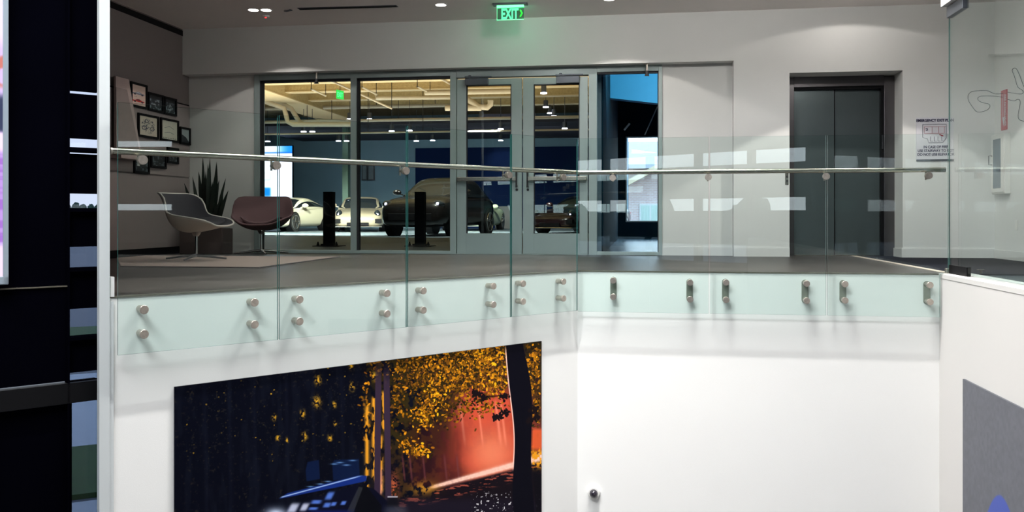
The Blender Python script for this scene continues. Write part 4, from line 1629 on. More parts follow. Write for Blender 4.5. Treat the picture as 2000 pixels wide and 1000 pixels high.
def lounge(label, loc, rz, inner, outer, basemat, tilt=1.0, wscale=1.0):
    r = empty('lounge_chair', loc, rz)
    tag(r, label, 'chair', 'swivel lounge chairs')
    # side profile (y forward, z up): seat front -> seat -> back top
    prof = [(0.36, 0.395), (0.30, 0.39), (0.18, 0.365), (0.04, 0.335), (-0.10, 0.318), (-0.20, 0.345), (-0.265, 0.43), (-0.31, 0.54), (-0.35, 0.65), (-0.395, 0.74), (-0.43, 0.785)]
    wid = [0.22, 0.28, 0.33, 0.36, 0.375, 0.38, 0.378, 0.37, 0.355, 0.325, 0.27]
    lift = [0.03, 0.07, 0.12, 0.17, 0.205, 0.21, 0.175, 0.125, 0.075, 0.03, 0.0]
    fwd = [0.0, 0.0, 0.0, 0.005, 0.02, 0.05, 0.09, 0.12, 0.13, 0.11, 0.06]
    K_ = 14

    def surf(off, shrink):
        vs = []
        n_ = len(prof)
        for i in range(n_):
            y, z = prof[i]
            y0, z0 = prof[max(0, i - 1)]
            y1, z1 = prof[min(n_ - 1, i + 1)]
            ty, tz = y1 - y0, z1 - z0
            L_ = math.hypot(ty, tz)
            ny_, nz_ = tz / L_, -ty / L_      # points to the sitter's side
            for k in range(K_ + 1):
                u = -1 + 2 * k / K_
                a = abs(u)
                x = u * wid[i] * wscale * shrink * (1 - 0.06 * a ** 4)
                yy = y + fwd[i] * a ** 2.2 * shrink + ny_ * off
                zz_ = z + lift[i] * a ** 2.6 * shrink + nz_ * off
                # inward offset at the sides
                vs.append((x - u * off * 0.8 * a, yy, zz_))
        fs = []
        for i in range(n_ - 1):
            for k in range(K_):
                b_ = i * (K_ + 1) + k
                fs.append((b_, b_ + 1, b_ + K_ + 2, b_ + K_ + 1))
        return vs, fs, n_
    vo, fo, n_ = surf(0.0, 1.0)
    vi, fi, _ = surf(0.022, 1.0)
    mm = MB()
    mm.add(vo, [tuple(reversed(f)) for f in fo])
    rim = []
    W_ = K_ + 1
    loop = [k for k in range(W_)] + [i * W_ + K_ for i in range(1, n_)] + [(n_ - 1) * W_ + k for k in range(K_ - 1, -1, -1)] + [i * W_ for i in range(n_ - 2, 0, -1)]
    mid_ = [((Vector(vo[j]) + Vector(vi[j])) / 2) for j in loop]
    # outer shell is a solid skin: outer face, rim, inner face slightly inside
    b0 = len(mm.v)
    mm.v += [tuple(p) for p in mid_]
    n2_ = len(loop)
    for a_ in range(n2_):
        c_ = (a_ + 1) % n2_
        mm.f.append((loop[a_], loop[c_], b0 + c_, b0 + a_))
        mm.m.append(0)
    o = mm.build('shell', outer, r, smooth=True, sub=1, recalc=True)
    if outer is M['shellw']:
        o['label'] = 'cream fabric outer shell'
    mm = MB()
    mm.add(vi, fi)
    b0 = len(mm.v)
    mm.v += [tuple(p) for p in mid_]
    for a_ in range(n2_):
        c_ = (a_ + 1) % n2_
        mm.f.append((loop[a_], b0 + a_, b0 + c_, loop[c_]))
        mm.m.append(0)
    mm.build('upholstery', inner, r, smooth=True, sub=1, recalc=True)
    mm = MB()
    mm.tube([tuple(p) for p in mid_] + [tuple(mid_[0])], 0.011, seg=8)
    mm.build('piping', outer if outer is M['shellw'] else inner, r, smooth=True)
    # seat cushion
    mm = MB()
    vs, fs = [], []
    for i in range(7):
        t = i / 6
        y = 0.27 - 0.44 * t
        z = 0.440 - 0.035 * t
        hw_ = 0.19 + 0.08 * math.sin(min(1, t * 1.8 + 0.1) * math.pi / 2)
        for k in range(9):
            u = -1 + k / 4
            vs.append((u * hw_, y - 0.02 * abs(u) ** 3, z + 0.012 * (1 - u ** 4) * (1 - (2 * t - 1) ** 6) + 0.24 * (abs(u) * hw_ / 0.36) ** 2.6))
    for i in range(6):
        for k in range(8):
            b_ = i * 9 + k
            fs.append((b_, b_ + 1, b_ + 10, b_ + 9))
    mm.add(vs, [tuple(reversed(f)) for f in fs])
    vb = [(x, y, z - 0.035) for x, y, z in vs]
    mm.add(vb, fs)
    bnd = [k for k in range(9)] + [i * 9 + 8 for i in range(1, 7)] + [54 + k for k in range(7, -1, -1)] + [i * 9 for i in range(5, 0, -1)]
    for a_ in range(len(bnd)):
        c_ = (a_ + 1) % len(bnd)
        mm.f.append((bnd[a_], bnd[c_], bnd[c_] + 63, bnd[a_] + 63))
        mm.m.append(0)
    mm.build('seat_cushion', inner, r, smooth=True, sub=1, recalc=True)
    mm = MB()
    mm.cyl((0, -0.02, 0.05), (0, -0.02, 0.32), 0.016, seg=16)
    mm.cyl((0, -0.02, 0.285), (0, -0.02, 0.335), 0.03, 0.06, seg=16)
    mm.build('column', M['chrome'], r, smooth=True)
    for k in range(4):
        a_ = math.radians(18 + 90 * k)
        dx, dy = math.cos(a_), math.sin(a_)
        mm = MB()
        mm.tube([(0.0, -0.02, 0.062), (0.12 * dx, -0.02 + 0.12 * dy, 0.050), (0.36 * dx, -0.02 + 0.36 * dy, 0.022)], [0.020, 0.017, 0.010], seg=10)
        mm.build('leg', basemat, r, smooth=True)
    return r


q = onz(386, 508, 0.012)
lounge('cream-shelled lounge chair with charcoal inside facing right on the rug', (q.x, q.y, 0.009), math.radians(-101), M['shelld'], M['shellw'], M['darkmetal'])
q = onz(510, 497, 0.012)
lounge('brown lounge chair in front of the dark showroom window', (q.x, q.y, 0.009), math.radians(196), M['shellb'], M['shellb2'], M['chrome'], wscale=1.15)

# snake plant in a planter
q = onz(403, 496, 0)
yp = P2 - 0.45
xp = ray(403, 490).x / ray(403, 490).y * yp
r = empty('snake_plant', (xp, yp, 0))
tag(r, 'dark snake plant in a brown planter between the two lounge chairs', 'plant')
m = MB()
m.box(-0.32, 0.32, -0.16, 0.16, 0.0, 0.36)
m.box(-0.30, 0.30, -0.14, 0.14, 0.345, 0.365, 1)
m.build('planter', [M['pot'], M['soil']], r, bevel=0.008)
tips = [(396, 305, 0), (410, 308, 0), (423, 316, 0), (388, 335, 0), (402, 335, 0), (376, 345, -1), (441, 348, 1), (446, 372, 1), (360, 358, -1), (392, 360, 0), (415, 355, 0), (428, 352, 1),
        (382, 372, -1), (436, 366, 1), (406, 320, 0), (370, 378, -1), (420, 340, 0), (398, 345, 0), (412, 370, 0), (386, 390, 0), (430, 392, 1), (376, 400, -1), (404, 385, 0), (418, 395, 0)]
for i, (px, py, sd) in enumerate(tips):
    tip = ony(px, py, yp + random.uniform(-0.1, 0.1))
    bx = (px - 403) / 45 * 0.17 + random.uniform(-0.03, 0.03)
    base = Vector((bx, random.uniform(-0.08, 0.08), 0.36))
    tp = tip - Vector((xp, yp, 0))
    mm = MB()
    nseg = 8
    vs = []
    w0 = random.uniform(0.022, 0.032)
    aa = random.uniform(-0.6, 0.6)
    for k in range(nseg + 1):
        t = k / nseg
        c = base.lerp(tp, t)
        c.x += (base.x - tp.x) * 0.35 * math.sin(t * math.pi) * -0.5 * (1 if sd == 0 else -0.6)
        wd = w0 * (0.75 + 0.6 * math.sin(min(1, t * 1.3) * math.pi * 0.6)) * (1 - t ** 3.2) + 0.001
        a_ = aa + t * 0.7
        dv = Vector((math.cos(a_), math.sin(a_), 0))
        nv = Vector((-math.sin(a_), math.cos(a_), 0))
        vs += [c - dv * wd, c + nv * wd * 0.25, c + dv * wd, c - nv * wd * 0.10]
    fs = []
    for k in range(nseg):
        for j in range(4):
            fs.append((k * 4 + j, k * 4 + (j + 1) % 4, (k + 1) * 4 + (j + 1) % 4, (k + 1) * 4 + j))
    fs.append((3, 2, 1, 0))
    mm.add(vs, fs)
    mm.build('leaf', M['leaf'], r, smooth=True)

# framed pictures on the fabric wall
frs = [('tall framed print of a grey car above a red car', 255.5, 287.5, 158.5, 167, 213, 208, 'cars'),
       ('dark framed photograph right of the red car print, top row', 289.5, 319.5, 179, 187, 221, 216, 'dark1'),
       ('small dark framed photograph at the right end of the top row', 321, 345, 188, 193.5, 227.5, 223, 'dark2'),
       ('framed engine line drawing in the middle row', 270, 310, 220, 228, 272, 267, 'engine'),
       ('pale framed sketch right of the engine drawing', 314, 349, 229, 236, 279, 274, 'sketch'),
       ('small framed landscape photograph in the far corner of the middle row', 352, 372, 247, 251, 284, 281, 'land'),
       ('dark framed picture at the left end of the bottom row', 262, 292, 296, 299, 341, 337, 'dark3'),
       ('middle dark framed picture of the bottom row', 295, 325, 297, 300, 330, 327, 'dark4'),
       ('right dark framed picture of the bottom row', 327, 349, 287, 290, 321, 318, 'dark5')]


def art(kind, ny=90, nx=70):
    u, v = np.meshgrid(np.linspace(0, 1, nx), np.linspace(0, 1, ny))
    n_ = fbm(u * 8, v * 8, 4, abs(hash(kind)) % 97 if False else len(kind) * 7 + ord(kind[-1]))
    if kind == 'cars':
        im = np.ones((ny, nx, 3)) * (np.array([214, 190, 178]) / 255)
        for cy, body, gl in ((0.40, (120, 125, 140), (190, 195, 205)), (0.76, (190, 40, 30), (60, 60, 70))):
            top = np.where(np.abs(u - 0.5) < 0.24, -0.07 * np.cos((u - 0.5) / 0.24 * math.pi / 2), 0)
            bd = (np.abs(u - 0.5) < 0.42) & (v - cy > top - 0.015) & (v - cy < 0.05)
            im[bd] = np.array(body) / 255
            wn_ = (np.abs(u - 0.48) < 0.16) & (v - cy > top + 0.005) & (v - cy < -0.01)
            im[wn_] = np.array(gl) / 255
            for cx in (0.24, 0.76):
                wh = ((u - cx) / 0.075) ** 2 + ((v - cy - 0.05) / 0.042) ** 2 < 1
                im[wh] = np.array((40, 40, 50)) / 255
        im[(np.abs(u - 0.28) < 0.06) & (np.abs(v - 0.57) < 0.015) & (np.abs(u - 0.28) > 0.02)] = 0.15
        return im
    if kind == 'engine':
        im = np.ones((ny, nx, 3)) * (np.array([196, 186, 170]) / 255)
        d_ = np.abs(fbm(u * 9, v * 11, 3, 8) - 0.5)
        ms = ((u - 0.5) ** 2 / 0.14 + (v - 0.5) ** 2 / 0.16 < 1) & (d_ < 0.045)
        im[ms] = np.array((52, 60, 78)) / 255
        for cx, cy, rr in ((0.3, 0.6, 0.12), (0.72, 0.62, 0.11), (0.42, 0.25, 0.09)):
            ring = np.abs(np.sqrt((u - cx) ** 2 + ((v - cy) * 1.2) ** 2) - rr) < 0.018
            im[ring] = np.array((40, 50, 72)) / 255
        return im
    if kind == 'sketch':
        im = np.ones((ny, nx, 3)) * (np.array([200, 198, 182]) / 255)
        for cy, a_ in ((0.42, 0.12), (0.68, 0.07)):
            cv = cy - a_ * np.exp(-((u - 0.5) / 0.2) ** 2)
            ms = (np.abs(v - cv) < 0.012) & (np.abs(u - 0.5) < 0.3)
            im[ms] = np.array((110, 120, 130)) / 255
        im[(v > 0.90) & (v < 0.95) & (np.sin(u * 60) > 0.2) & (u > 0.08) & (u < 0.92)] = np.array((70, 70, 70)) / 255
        return im
    if kind == 'land':
        im = np.ones((ny, nx, 3)) * (np.array([150, 160, 160]) / 255)
        im = mixc(im, (24, 32, 40), sst(0.0, 0.02, v - (0.35 + 0.5 * u * u + 0.1 * n_)))
        return im
    im = np.ones((ny, nx, 3)) * (np.array([26, 34, 40]) / 255)
    im = mixc(im, (120, 135, 140), sst(0.52, 0.66, n_))
    if kind in ('dark1', 'dark2'):
        im = mixc(im, (190, 196, 200), np.exp(-(((u - 0.55) / 0.18) ** 2 + ((v - 0.55) / 0.2) ** 2)) * sst(0.4, 0.5, n_))
        im = mixc(im, (15, 18, 24), 1 - sst(0.2, 0.3, v))
    else:
        im = im * 0.7
    return im


for (lab, pa_, pb_, yt0, yt1, yb1, yb0, kind) in frs:
    a0, a1 = onx(pa_, (yt0 + yb0) / 2, XL + 0.03), onx(pb_, (yt1 + yb1) / 2, XL + 0.03)
    zt0 = (onx(pa_, yt0, XL + 0.03).z + onx(pb_, yt1, XL + 0.03).z) / 2
    zb0 = (onx(pa_, yb0, XL + 0.03).z + onx(pb_, yb1, XL + 0.03).z) / 2
    wy, hz_ = a1.y - a0.y, zt0 - zb0
    r = empty('picture_frame', (XL + 0.014, a0.y, zb0), math.pi / 2)
    tag(r, lab, 'picture', 'framed pictures on the fabric wall')
    t = 0.028
    mm = MB()
    mm.box(0, wy, -0.025, 0, 0, t)
    mm.box(0, wy, -0.025, 0, hz_ - t, hz_)
    mm.box(0, t, -0.025, 0, t, hz_ - t)
    mm.box(wy - t, wy, -0.025, 0, t, hz_ - t)
    mm.build('frame', M['black'], r)
    painted('print', wy - 2 * t, hz_ - 2 * t, art(kind), M['print'], r, (t, -0.008, t))
# ledges the pictures stand on
for (pa_, pb_, py, lab) in ((262, 368, 219, 'upper narrow picture ledge on the fabric wall'), (272, 372, 278, 'lower narrow picture ledge on the fabric wall')):
    a0 = onx(pa_, 300, XL)
    a1 = onx(pb_, 300, XL)
# ledge carrying the board
q0 = onx(205, 300, XL + 0.1)
q1 = onx(271, 304, XL + 0.1)
zl = onx(240, 302, XL + 0.1).z
y_lo = 10.07
r = empty('wall_shelf', (XL + 0.012, y_lo, zl), 0)
tag(r, 'beige wall shelf under the slanted board', 'shelf')
m = MB()
m.box(0, 0.14, 0, q1.y - y_lo, -0.05, 0.0)
m.build('board', M['board'], r, bevel=0.003)
qa, qb, qc = onx(212, 146, XL + 0.06), onx(249, 154.5, XL + 0.06), onx(270.5, 280, XL + 0.06)
zt_ = (qa.z + qb.z) / 2
r = empty('slanted_board', (XL + 0.05, y_lo, zl), math.pi / 2)
tag(r, 'large pale pinkish board with a slanted right edge leaning on the wall shelf', 'board')
m = MB()
y1, y2 = qb.y - y_lo, qc.y - y_lo + 0.05
ht = zt_ - zl
m.prism([(0, 0.001), (y2, 0.001), (y1, ht), (0, ht)], -0.03, 0.0)
m.build('panel', M['board'], r, bevel=0.003)
m = MB()
m.prism([(0.0, 0.05), (y2 - 0.06, 0.05), (y1 - 0.05, ht - 0.14), (0.0, ht - 0.14)], -0.036, -0.030)
m.build('inlay', M['boardin'], r)

# ================================================================== SHOWROOM BEHIND THE SHOP FRONT
GX0, GX1, GY1 = -24.0, -0.62, 40.0
ZGC = 5.3
def gx(y):          # slanted left wall of the showroom
    return -7.6 - 0.41 * (y - 12.3)


gpoly = [(gx(P2 + 0.31), P2 + 0.31), (GX1, P2 + 0.31), (GX1, GY1), (gx(GY1), GY1)]
slab('floor_showroom', [(gx(P2 + 0.4), P2 + 0.4), (GX1, P2 + 0.4), (GX1, GY1), (gx(GY1), GY1)], -0.2, 0.0, M['gfloor'])
slab('ceiling_showroom', gpoly, ZGC, ZGC + 0.2, M['tan'])
m = MB()
m.box(gx(GY1), GX1 + 0.1, GY1 - 0.2, GY1, 0, ZGC)
m.box(gx(P2), XL, P2 + 0.3, P2 + 0.4, 0, ZGC)
m.box(GX1 - 0.02, GX1 + 0.08, P2 + 0.3, GY1, 0, ZGC)
m.box(XL, 5.0, P2 + 0.3, P2 + 0.4, ZH, ZGC)
struct(m.build('wall_showroom', M['gwall']))
lx, ly = gx(GY1) - gx(P2 + 0.31), GY1 - P2 - 0.31
m = MB()
m.box(0, math.hypot(lx, ly), 0, 0.15, -0.2, ZGC)
struct(m.build('wall_showroom_left', M['gwall'], loc=(gx(P2 + 0.31), P2 + 0.31, 0), rz=math.atan2(ly, lx)))
# unlit far third of the ceiling, its shade put in as a dark sheet
m = MB()
m.box(gx(33.0) + 0.1, GX1, 33.0, GY1 - 0.2, 4.15, 4.3)
struct(m.build('ceiling_showroom_unlit', M['gwall2']))
# navy part of the far wall and a low grey partition
q0, q1 = ony(811, 452, GY1 - 0.3), ony(1175, 285, GY1 - 0.3)
m = MB()
m.box(q0.x, GX1 - 0.05, GY1 - 0.28, GY1 - 0.2, 0, q1.z)
struct(m.build('wall_showroom_navy', mat('navy_wall', (0.004, 0.012, 0.045, 1), 0.8, spec=0.05)))
q0, q1 = ony(967, 448, 38.5), ony(1001, 403, 38.5)
m = MB()
m.box(q0.x, q1.x, 38.5, 38.7, 0, q1.z)
o = m.build('low_partition', mat('grey_partition', (0.10, 0.10, 0.10, 1), 0.7))
tag(o, 'low grey partition behind the pale green car', 'partition')
# joists
zj = 4.55
for i, py in enumerate((140, 155.5, 174, 191.5, 207.5)):
    t_ = (zj - HC) * F / (HOR - py)
    Y = t_ * 0.97
    m = MB()
    m.box(gx(Y) + 0.15, GX1, Y, Y + 0.3, zj, ZGC)
    m.box(gx(Y) + 0.15, GX1, Y - 0.02, Y + 0.32, zj - 0.03, zj, 1)
    struct(m.build('trim_%d' % (10 + i), [M['tan'], M['tanl']]))
# big beam running in depth at the left
x0_, x1_ = onz(510, 172, 4.4).x, onz(540, 207, 4.4).x
print('beam', x0_, x1_)
m = MB()
m.box(x1_, x0_, 25.0, 33.0, 4.4, ZGC)
m.box(x1_ - 0.02, x0_ + 0.02, 25.0, 33.0, 4.37, 4.4, 1)
struct(m.build('trim_20', [M['tan'], M['tanl']]))
# concrete pier and pale post
q = onz(678, 446, 0)
xq = ray(676, 424).x / ray(676, 424).y * 34
m = MB()
m.box(-0.12, 0.12, -0.12, 0.12, 0, 4.15)
o = m.build('steel_post', M['mint'], loc=(xq, 34, 0))
tag(o, 'pale green steel post in the showroom', 'post')

# pipes
def pipe_thing(name, label, runs, r_, hang=()):
    o = empty(name, (0, 0, 0))
    first = Vector(runs[0][0])
    o.location = first
    tag(o, label, 'pipe', 'ceiling pipes in the showroom')
    for run in runs:
        mm = MB()
        mm.tube([Vector(p) - first for p in run], r_, seg=10)
        mm.build('pipe_run', M['pipe'], o, smooth=True)
    for p in hang:
        mm = MB()
        p = Vector(p) - first
        top = 5.3 - first.z
        mm.cyl((p.x, p.y, p.z), (p.x, p.y, max(top, p.z + 0.1)), 0.012, seg=6)
        mm.build('hanger_rod', M['alud'], o)
    return o


def hrun(px0, px1, py, Y, r_, label, hangs=()):
    a_, b_ = ony(px0, py, Y), ony(px1, py, Y)
    b_.z = a_.z
    pipe_thing('ceiling_pipe', label, [[a_, b_]], r_, [Vector((ony(h, py, Y).x, Y, a_.z)) for h in hangs])


hrun(440, 900, 214, 30.0, 0.065, 'long horizontal pipe highest in the showroom windows', (540, 735, 778, 850))
hrun(440, 1150, 240, 29.0, 0.055, 'long pale horizontal pipe at mid height of the showroom ceiling', (600, 648, 778, 826))
hrun(440, 1150, 263.5, 28.0, 0.03, 'thin pale horizontal pipe lowest in the showroom', (719, 826))
hrun(560, 680, 236, 28.6, 0.03, 'short thin pipe above the bent ducts', (600, 648))
q = [ony(735, 191.5, 26.5), ony(900, 190.5, 26.5)]
pipe_thing('ceiling_pipe', 'short horizontal pipe under the tan joists', [[q[0] + Vector((0, 0, 0.12)), q[0], q[1]]], 0.06, [])
q = [ony(830, 181, 25.5), ony(1000, 178, 25.5)]
pipe_thing('ceiling_pipe', 'upper right horizontal pipe under the tan joists', [[q[0], q[1]]], 0.08, [])
# twin bent ducts
for dx, lab in ((0, 'left bent cream duct in the left showroom window'), (14, 'right bent cream duct in the left showroom window')):
    pts_ = [(500 + dx * 0.4, 192 - dx * 0.6), (540 + dx, 206 - dx * 0.1), (555 + dx, 212), (558 + dx * 1.2, 222), (562 + dx * 1.6, 238), (572 + dx * 1.6, 243), (690, 243)]
    pipe_thing('bent_duct', lab, [[ony(a_, b_, 27.5 + dx * 0.03) for a_, b_ in pts_]], 0.08, [])
o = [ony(905, 188, 26.0), ony(935, 209, 26.0), ony(952, 210, 26.0), ony(958, 204, 26.0), ony(958, 196, 26.0)]
pipe_thing('bent_duct', 'cream duct with a turned-up end seen through the left door', [o, [ony(870, 211, 26.0), ony(940, 211, 26.0)]], 0.09, [])
# diagonal sprinkler lines
for i, (a_, b_, lab) in enumerate((((645, 157), (765, 212), 'long diagonal pale sprinkler line'), ((608, 174), (636, 187), 'short diagonal sprinkler line in the left window'),
                                  ((707, 170), (735, 184), 'dark diagonal bar in the middle window'), ((815, 169), (840, 182), 'dark diagonal bar at the right of the middle window'),
                                  ((858, 152), (885, 168), 'diagonal pale line at the top right of the middle window'))):
    p0, p1 = ony(a_[0], a_[1], 24.0), ony(b_[0], b_[1], 26.0)
    pipe_thing('sprinkler_line', lab, [[p0, p1]], 0.03, [p0, p1])

# hanging cylinder lamps
lab_lamps = [(593, 258), (610, 258), (523, 277), (661, 276), (677, 276), (765, 257), (800, 256), (813, 276), (845, 275), (722, 234), (683, 234), (978, 275),
             (978, 253), (940, 231), (1062, 183), (1066, 210), (1074, 222), (1082, 228), (1103, 252)]
LAMP_LAB = ['left one of the close pair of hanging spotlights in the left window', 'right one of the close pair of hanging spotlights in the left window',
            'hanging spotlight above the bright video screen', 'hanging spotlight just left of the pale green post', 'hanging spotlight in front of the pale green post',
            'upper hanging spotlight left of the panel joint in the middle window', 'upper hanging spotlight right at the panel joint in the middle window',
            'lower hanging spotlight nearer the panel joint in the middle window', 'lower rightmost hanging spotlight in the middle window',
            'highest hanging spotlight in the middle window near its left edge', 'hanging spotlight hidden by the frame between the two windows',
            'lowest hanging spotlight in the left door pane', 'hanging spotlight before the pale panel in the left door pane', 'highest hanging spotlight in the left door pane',
            'highest hanging spotlight in the right door pane', 'second highest hanging spotlight in the right door pane', 'third highest hanging spotlight in the right door pane',
            'fourth highest hanging spotlight in the right door pane', 'lowest hanging spotlight in the right door pane']
lamp_proto = None
for i, (px, py) in enumerate(lab_lamps):
    zl_ = 3.55
    p = onz(px, py, zl_)
    if py < 245:
        zl_ = 3.9
        p = onz(px, py, zl_)
        if p.y > 38 or py < 225:
            zl_ = 4.2
            p = onz(px, py, zl_)
    if lamp_proto is None:
        r = empty('pendant_spotlight', p)
        mm = MB()
        mm.cyl((0, 0, 0.03), (0, 0, 0.24), 0.08, seg=14)
        mm.cyl((0, 0, 0.24), (0, 0, 1.25), 0.010, seg=6)
        mm.build('lamp_body', M['closer'], r, smooth=True)
        mm = MB()
        mm.cyl((0, 0, 0.0), (0, 0, 0.03), 0.10, seg=14)
        mm.build('lens', M['lampg'], r)
        lamp_proto = r
    else:
        r = copy_tree(lamp_proto)
        r.location = p
    tag(r, LAMP_LAB[i], 'ceiling light', 'pendant spotlights in the showroom')

# light for the showroom
area('showroom_fill_light', (-9, 34.5, 4.05), 12, 1.0, 120, (0.85, 0.93, 1.0), target=(-9, 39.5, 1.5), spread=130)  # general light added to brighten the far walls
area('uplight_beams', (-7.5, 25.0, 3.3), 14, 3.0, 210, (1.0, 0.84, 0.58), target=(-7.5, 25.2, 6))
for (px, py, pw) in ((590, 456, 4800), (700, 457, 4000), (870, 460, 1000), (950, 453, 3600)):
    q = onz(px, py, 0)
    spot('car_spot', (q.x + 0.3, q.y - 2.6, 3.7), (q.x, q.y + 0.5, 0.3), pw, 85, 0.5, (1, 0.95, 0.82), 0.12)
q = ony(975, 232, GY1 - 0.4)
spot('wall_spot', (q.x, GY1 - 2.2, 4.0), (q.x + 0.2, GY1 - 0.2, 2.6), 120, 60, 0.8, (0.95, 0.9, 1), 0.1)
# small lit exit sign hanging from the joists
q = ony(664, 185, 25.0)
r = empty('showroom_exit_sign', q, 1.2)
tag(r, 'small green lit exit sign hanging in the left showroom window', 'exit sign')
m = MB()
m.box(-0.16, 0.16, -0.01, 0.01, -0.13, 0.13)
m.build('plate', mat('green_sign_plate', (0.02, 0.5, 0.12, 1), 0.4, emit=(20, 190, 60), es=0.7), r)
textmesh('lettering', 'EXIT', 0.2, M['green'], r, (-0.14, -0.012, -0.07), sx=0.62, bold=0.004)
m = MB()
m.cyl((0, 0, 0.13), (0, 0, 0.5), 0.01, seg=6)
m.build('stem', M['alud'], r)
# white lit upper wall panel
m = MB()
q0, q1 = ony(942, 268, GY1 - 0.3), ony(1004, 214, GY1 - 0.3)
m.box(q0.x, q1.x + 1.0, GY1 - 0.26, GY1 - 0.2, q0.z, q1.z)
struct(m.build('wall_showroom_panel', mat('pale_violet_panel', (0.35, 0.34, 0.42, 1), 0.7)))

# showroom picture screen
q0, q1 = ony(500, 386, 38.0), ony(570.5, 285, 38.0)
W, H = q1.x - q0.x, q1.z - q0.z
r = empty('video_screen', (q0.x, 38.0, q0.z))
tag(r, 'bright white and blue video screen in the left showroom window', 'screen')
m = MB()
m.box(-0.03, W + 0.03, 0.01, 0.12, -0.03, H + 0.03)
m.build('housing', M['black'], r)
m = MB()
m.cyl((W / 2, 0.06, -0.03), (W / 2, 0.06, -q0.z), 0.05, seg=10)
m.build('stand', M['black'], r)
ny, nx = 150, 110
u, v = np.meshgrid(np.linspace(0, 1, nx), np.linspace(0, 1, ny))
pxs = 500 + 70.5 * u
pys = 285 + 101 * v
im = np.ones((ny, nx, 3)) * (np.array([232, 238, 255]) / 255)
im = mixc(im, (30, 130, 225), (1 - sst(13, 15, pys - 285)) * sst(530, 568, pxs))
im = mixc(im, (20, 90, 190), np.exp(-((pys - 298) / 1.5) ** 2) * 0.8)
im = mixc(im, (150, 175, 215), np.exp(-(((pxs - 521) / 8) ** 6 + ((pys - 345) / 8) ** 6)) * 0.7)
im = mixc(im, (250, 250, 255), np.exp(-(((pxs - 521) / 6) ** 6 + ((pys - 344) / 6) ** 6)))
im = mixc(im, (20, 120, 200), np.exp(-(((pxs - 518) / 11) ** 8 + ((pys - 375) / 9) ** 8)))
im = mixc(im, (205, 205, 240), np.exp(-(((pxs - 535) / 5) ** 6 + ((pys - 342) / 7) ** 6)) * 0.7)
painted('screen', W, H, im, M['screen2'], r, (0, 0.005, 0))

# black pedestals near the glass
for px, lab in ((643, 'black square pedestal in the left showroom window'), (821, 'black square pedestal in the middle showroom window')):
    q = onz(px, 481, 0)
    r = empty('pedestal', (q.x, q.y, 0))
    tag(r, lab, 'pedestal', 'black pedestals in the showroom')
    hgt = 0.97
    mm = MB()
    mm.box(-0.085, 0.085, -0.085, 0.085, 0.015, hgt)
    mm.build('column', M['black'], r, bevel=0.006)
    mm = MB()
    mm.box(-0.24, 0.24, -0.2, 0.2, 0.0, 0.015)
    mm.box(-0.12, 0.12, -0.11, 0.11, 0.015, 0.045)
    mm.build('base_plate', M['black'], r, bevel=0.003)
    for dx in (-0.17, 0.17):
        mm = MB()
        mm.cyl((dx, -0.1, 0.015), (dx, -0.1, 0.085), 0.03, 0.008, seg=10)
        mm.build('bolt', M['black'], r)
# pictures leaning at the far wall
for (pa_, pb_) in ((706, 717), (718, 731)):
    q0, q1 = ony(pa_, 352, GY1 - 0.3), ony(pb_, 322, GY1 - 0.3)
    m = MB()
    m.box(0, q1.x - q0.x, -0.03, 0.05, 0, q1.z - q0.z)
    m.box(0.05, q1.x - q0.x - 0.05, -0.035, -0.03, 0.05, q1.z - q0.z - 0.05, 1)
    o = m.build('wall_picture', [M['alud'], mat('dull_print', (0.10, 0.12, 0.13, 1), 0.7, var=0.5, scale=4)], loc=(q0.x, GY1 - 0.26, q0.z))
    tag(o, ('left' if pa_ < 710 else 'right') + ' of two dark pictures on the far showroom wall', 'picture', 'pictures on the far showroom wall')

# ------------------------------------------------------------------ room behind the side light: teal walls, blue reflection face, opening
TX0, TX1, TY1 = -0.52, 3.2, 21.0
q0, q1 = ony(1222, 432, TY1), ony(1300, 267, TY1)
m = MB()
m.box(TX0, q0.x, TY1, TY1 + 0.2, 0, 4.4)
m.box(q0.x, TX1, TY1, TY1 + 0.2, q1.z, 4.4)
m.box(q0.x, TX1, TY1, TY1 + 0.2, 0, q0.z)
m.box(TX0 - 0.02, TX0, P2 + 0.4, TY1, 0, 4.4)
m.box(TX1, TX1 + 0.2, P2 + 0.4, TY1 + 0.2, 0, 4.4)
struct(m.build('wall_teal', M['teal']))
m = MB()
m.box(TX0, TX1, P2 + 0.4, TY1 + 0.2, -0.2, 0)
struct(m.build('floor_teal', mat('blue_grey_floor', (0.10, 0.22, 0.28, 1), 0.25, var=0.2, scale=8)))
m = MB()
m.box(TX0, TX1, P2 + 0.4, TY1 + 0.2, 4.4, 4.5)
struct(m.build('ceiling_teal', M['gwall2']))
# curved blue face added in place of a blue reflection in the pane
yb_ = 15.4
zb0, zb1 = ony(1165, 188, yb_).z, ony(1286, 203, yb_).z
m = MB()
seg = 16
vs = []
for i in range(seg + 1):
    t = i / seg
    x = TX0 + (TX1 - TX0) * t
    zlo = zb0 + (zb1 - zb0) * (x - ony(1165, 188, yb_).x) / (ony(1286, 188, yb_).x - ony(1165, 188, yb_).x)
    zlo = max(zlo, 1.9)
    yy = yb_ - 0.2 * math.sin(t * math.pi * 0.5)
    vs += [(x, yy, zlo), (x, yy, 4.4), (x, yy + 0.25, zlo), (x, yy + 0.25, 4.4)]
fs = []
for i in range(seg):
    b_ = i * 4
    fs += [(b_, b_ + 4, b_ + 5, b_ + 1), (b_ + 2, b_ + 3, b_ + 7, b_ + 6), (b_, b_ + 2, b_ + 6, b_ + 4)]
m.add(vs, fs)
struct(m.build('wall_blue_reflection', M['blue']))
area('blue_fill_light', (1.0, 13.6, 2.7), 2.6, 0.2, 38, (0.9, 0.97, 1.0), target=(0.6, yb_, 3.1))  # lamp added to brighten the blue face
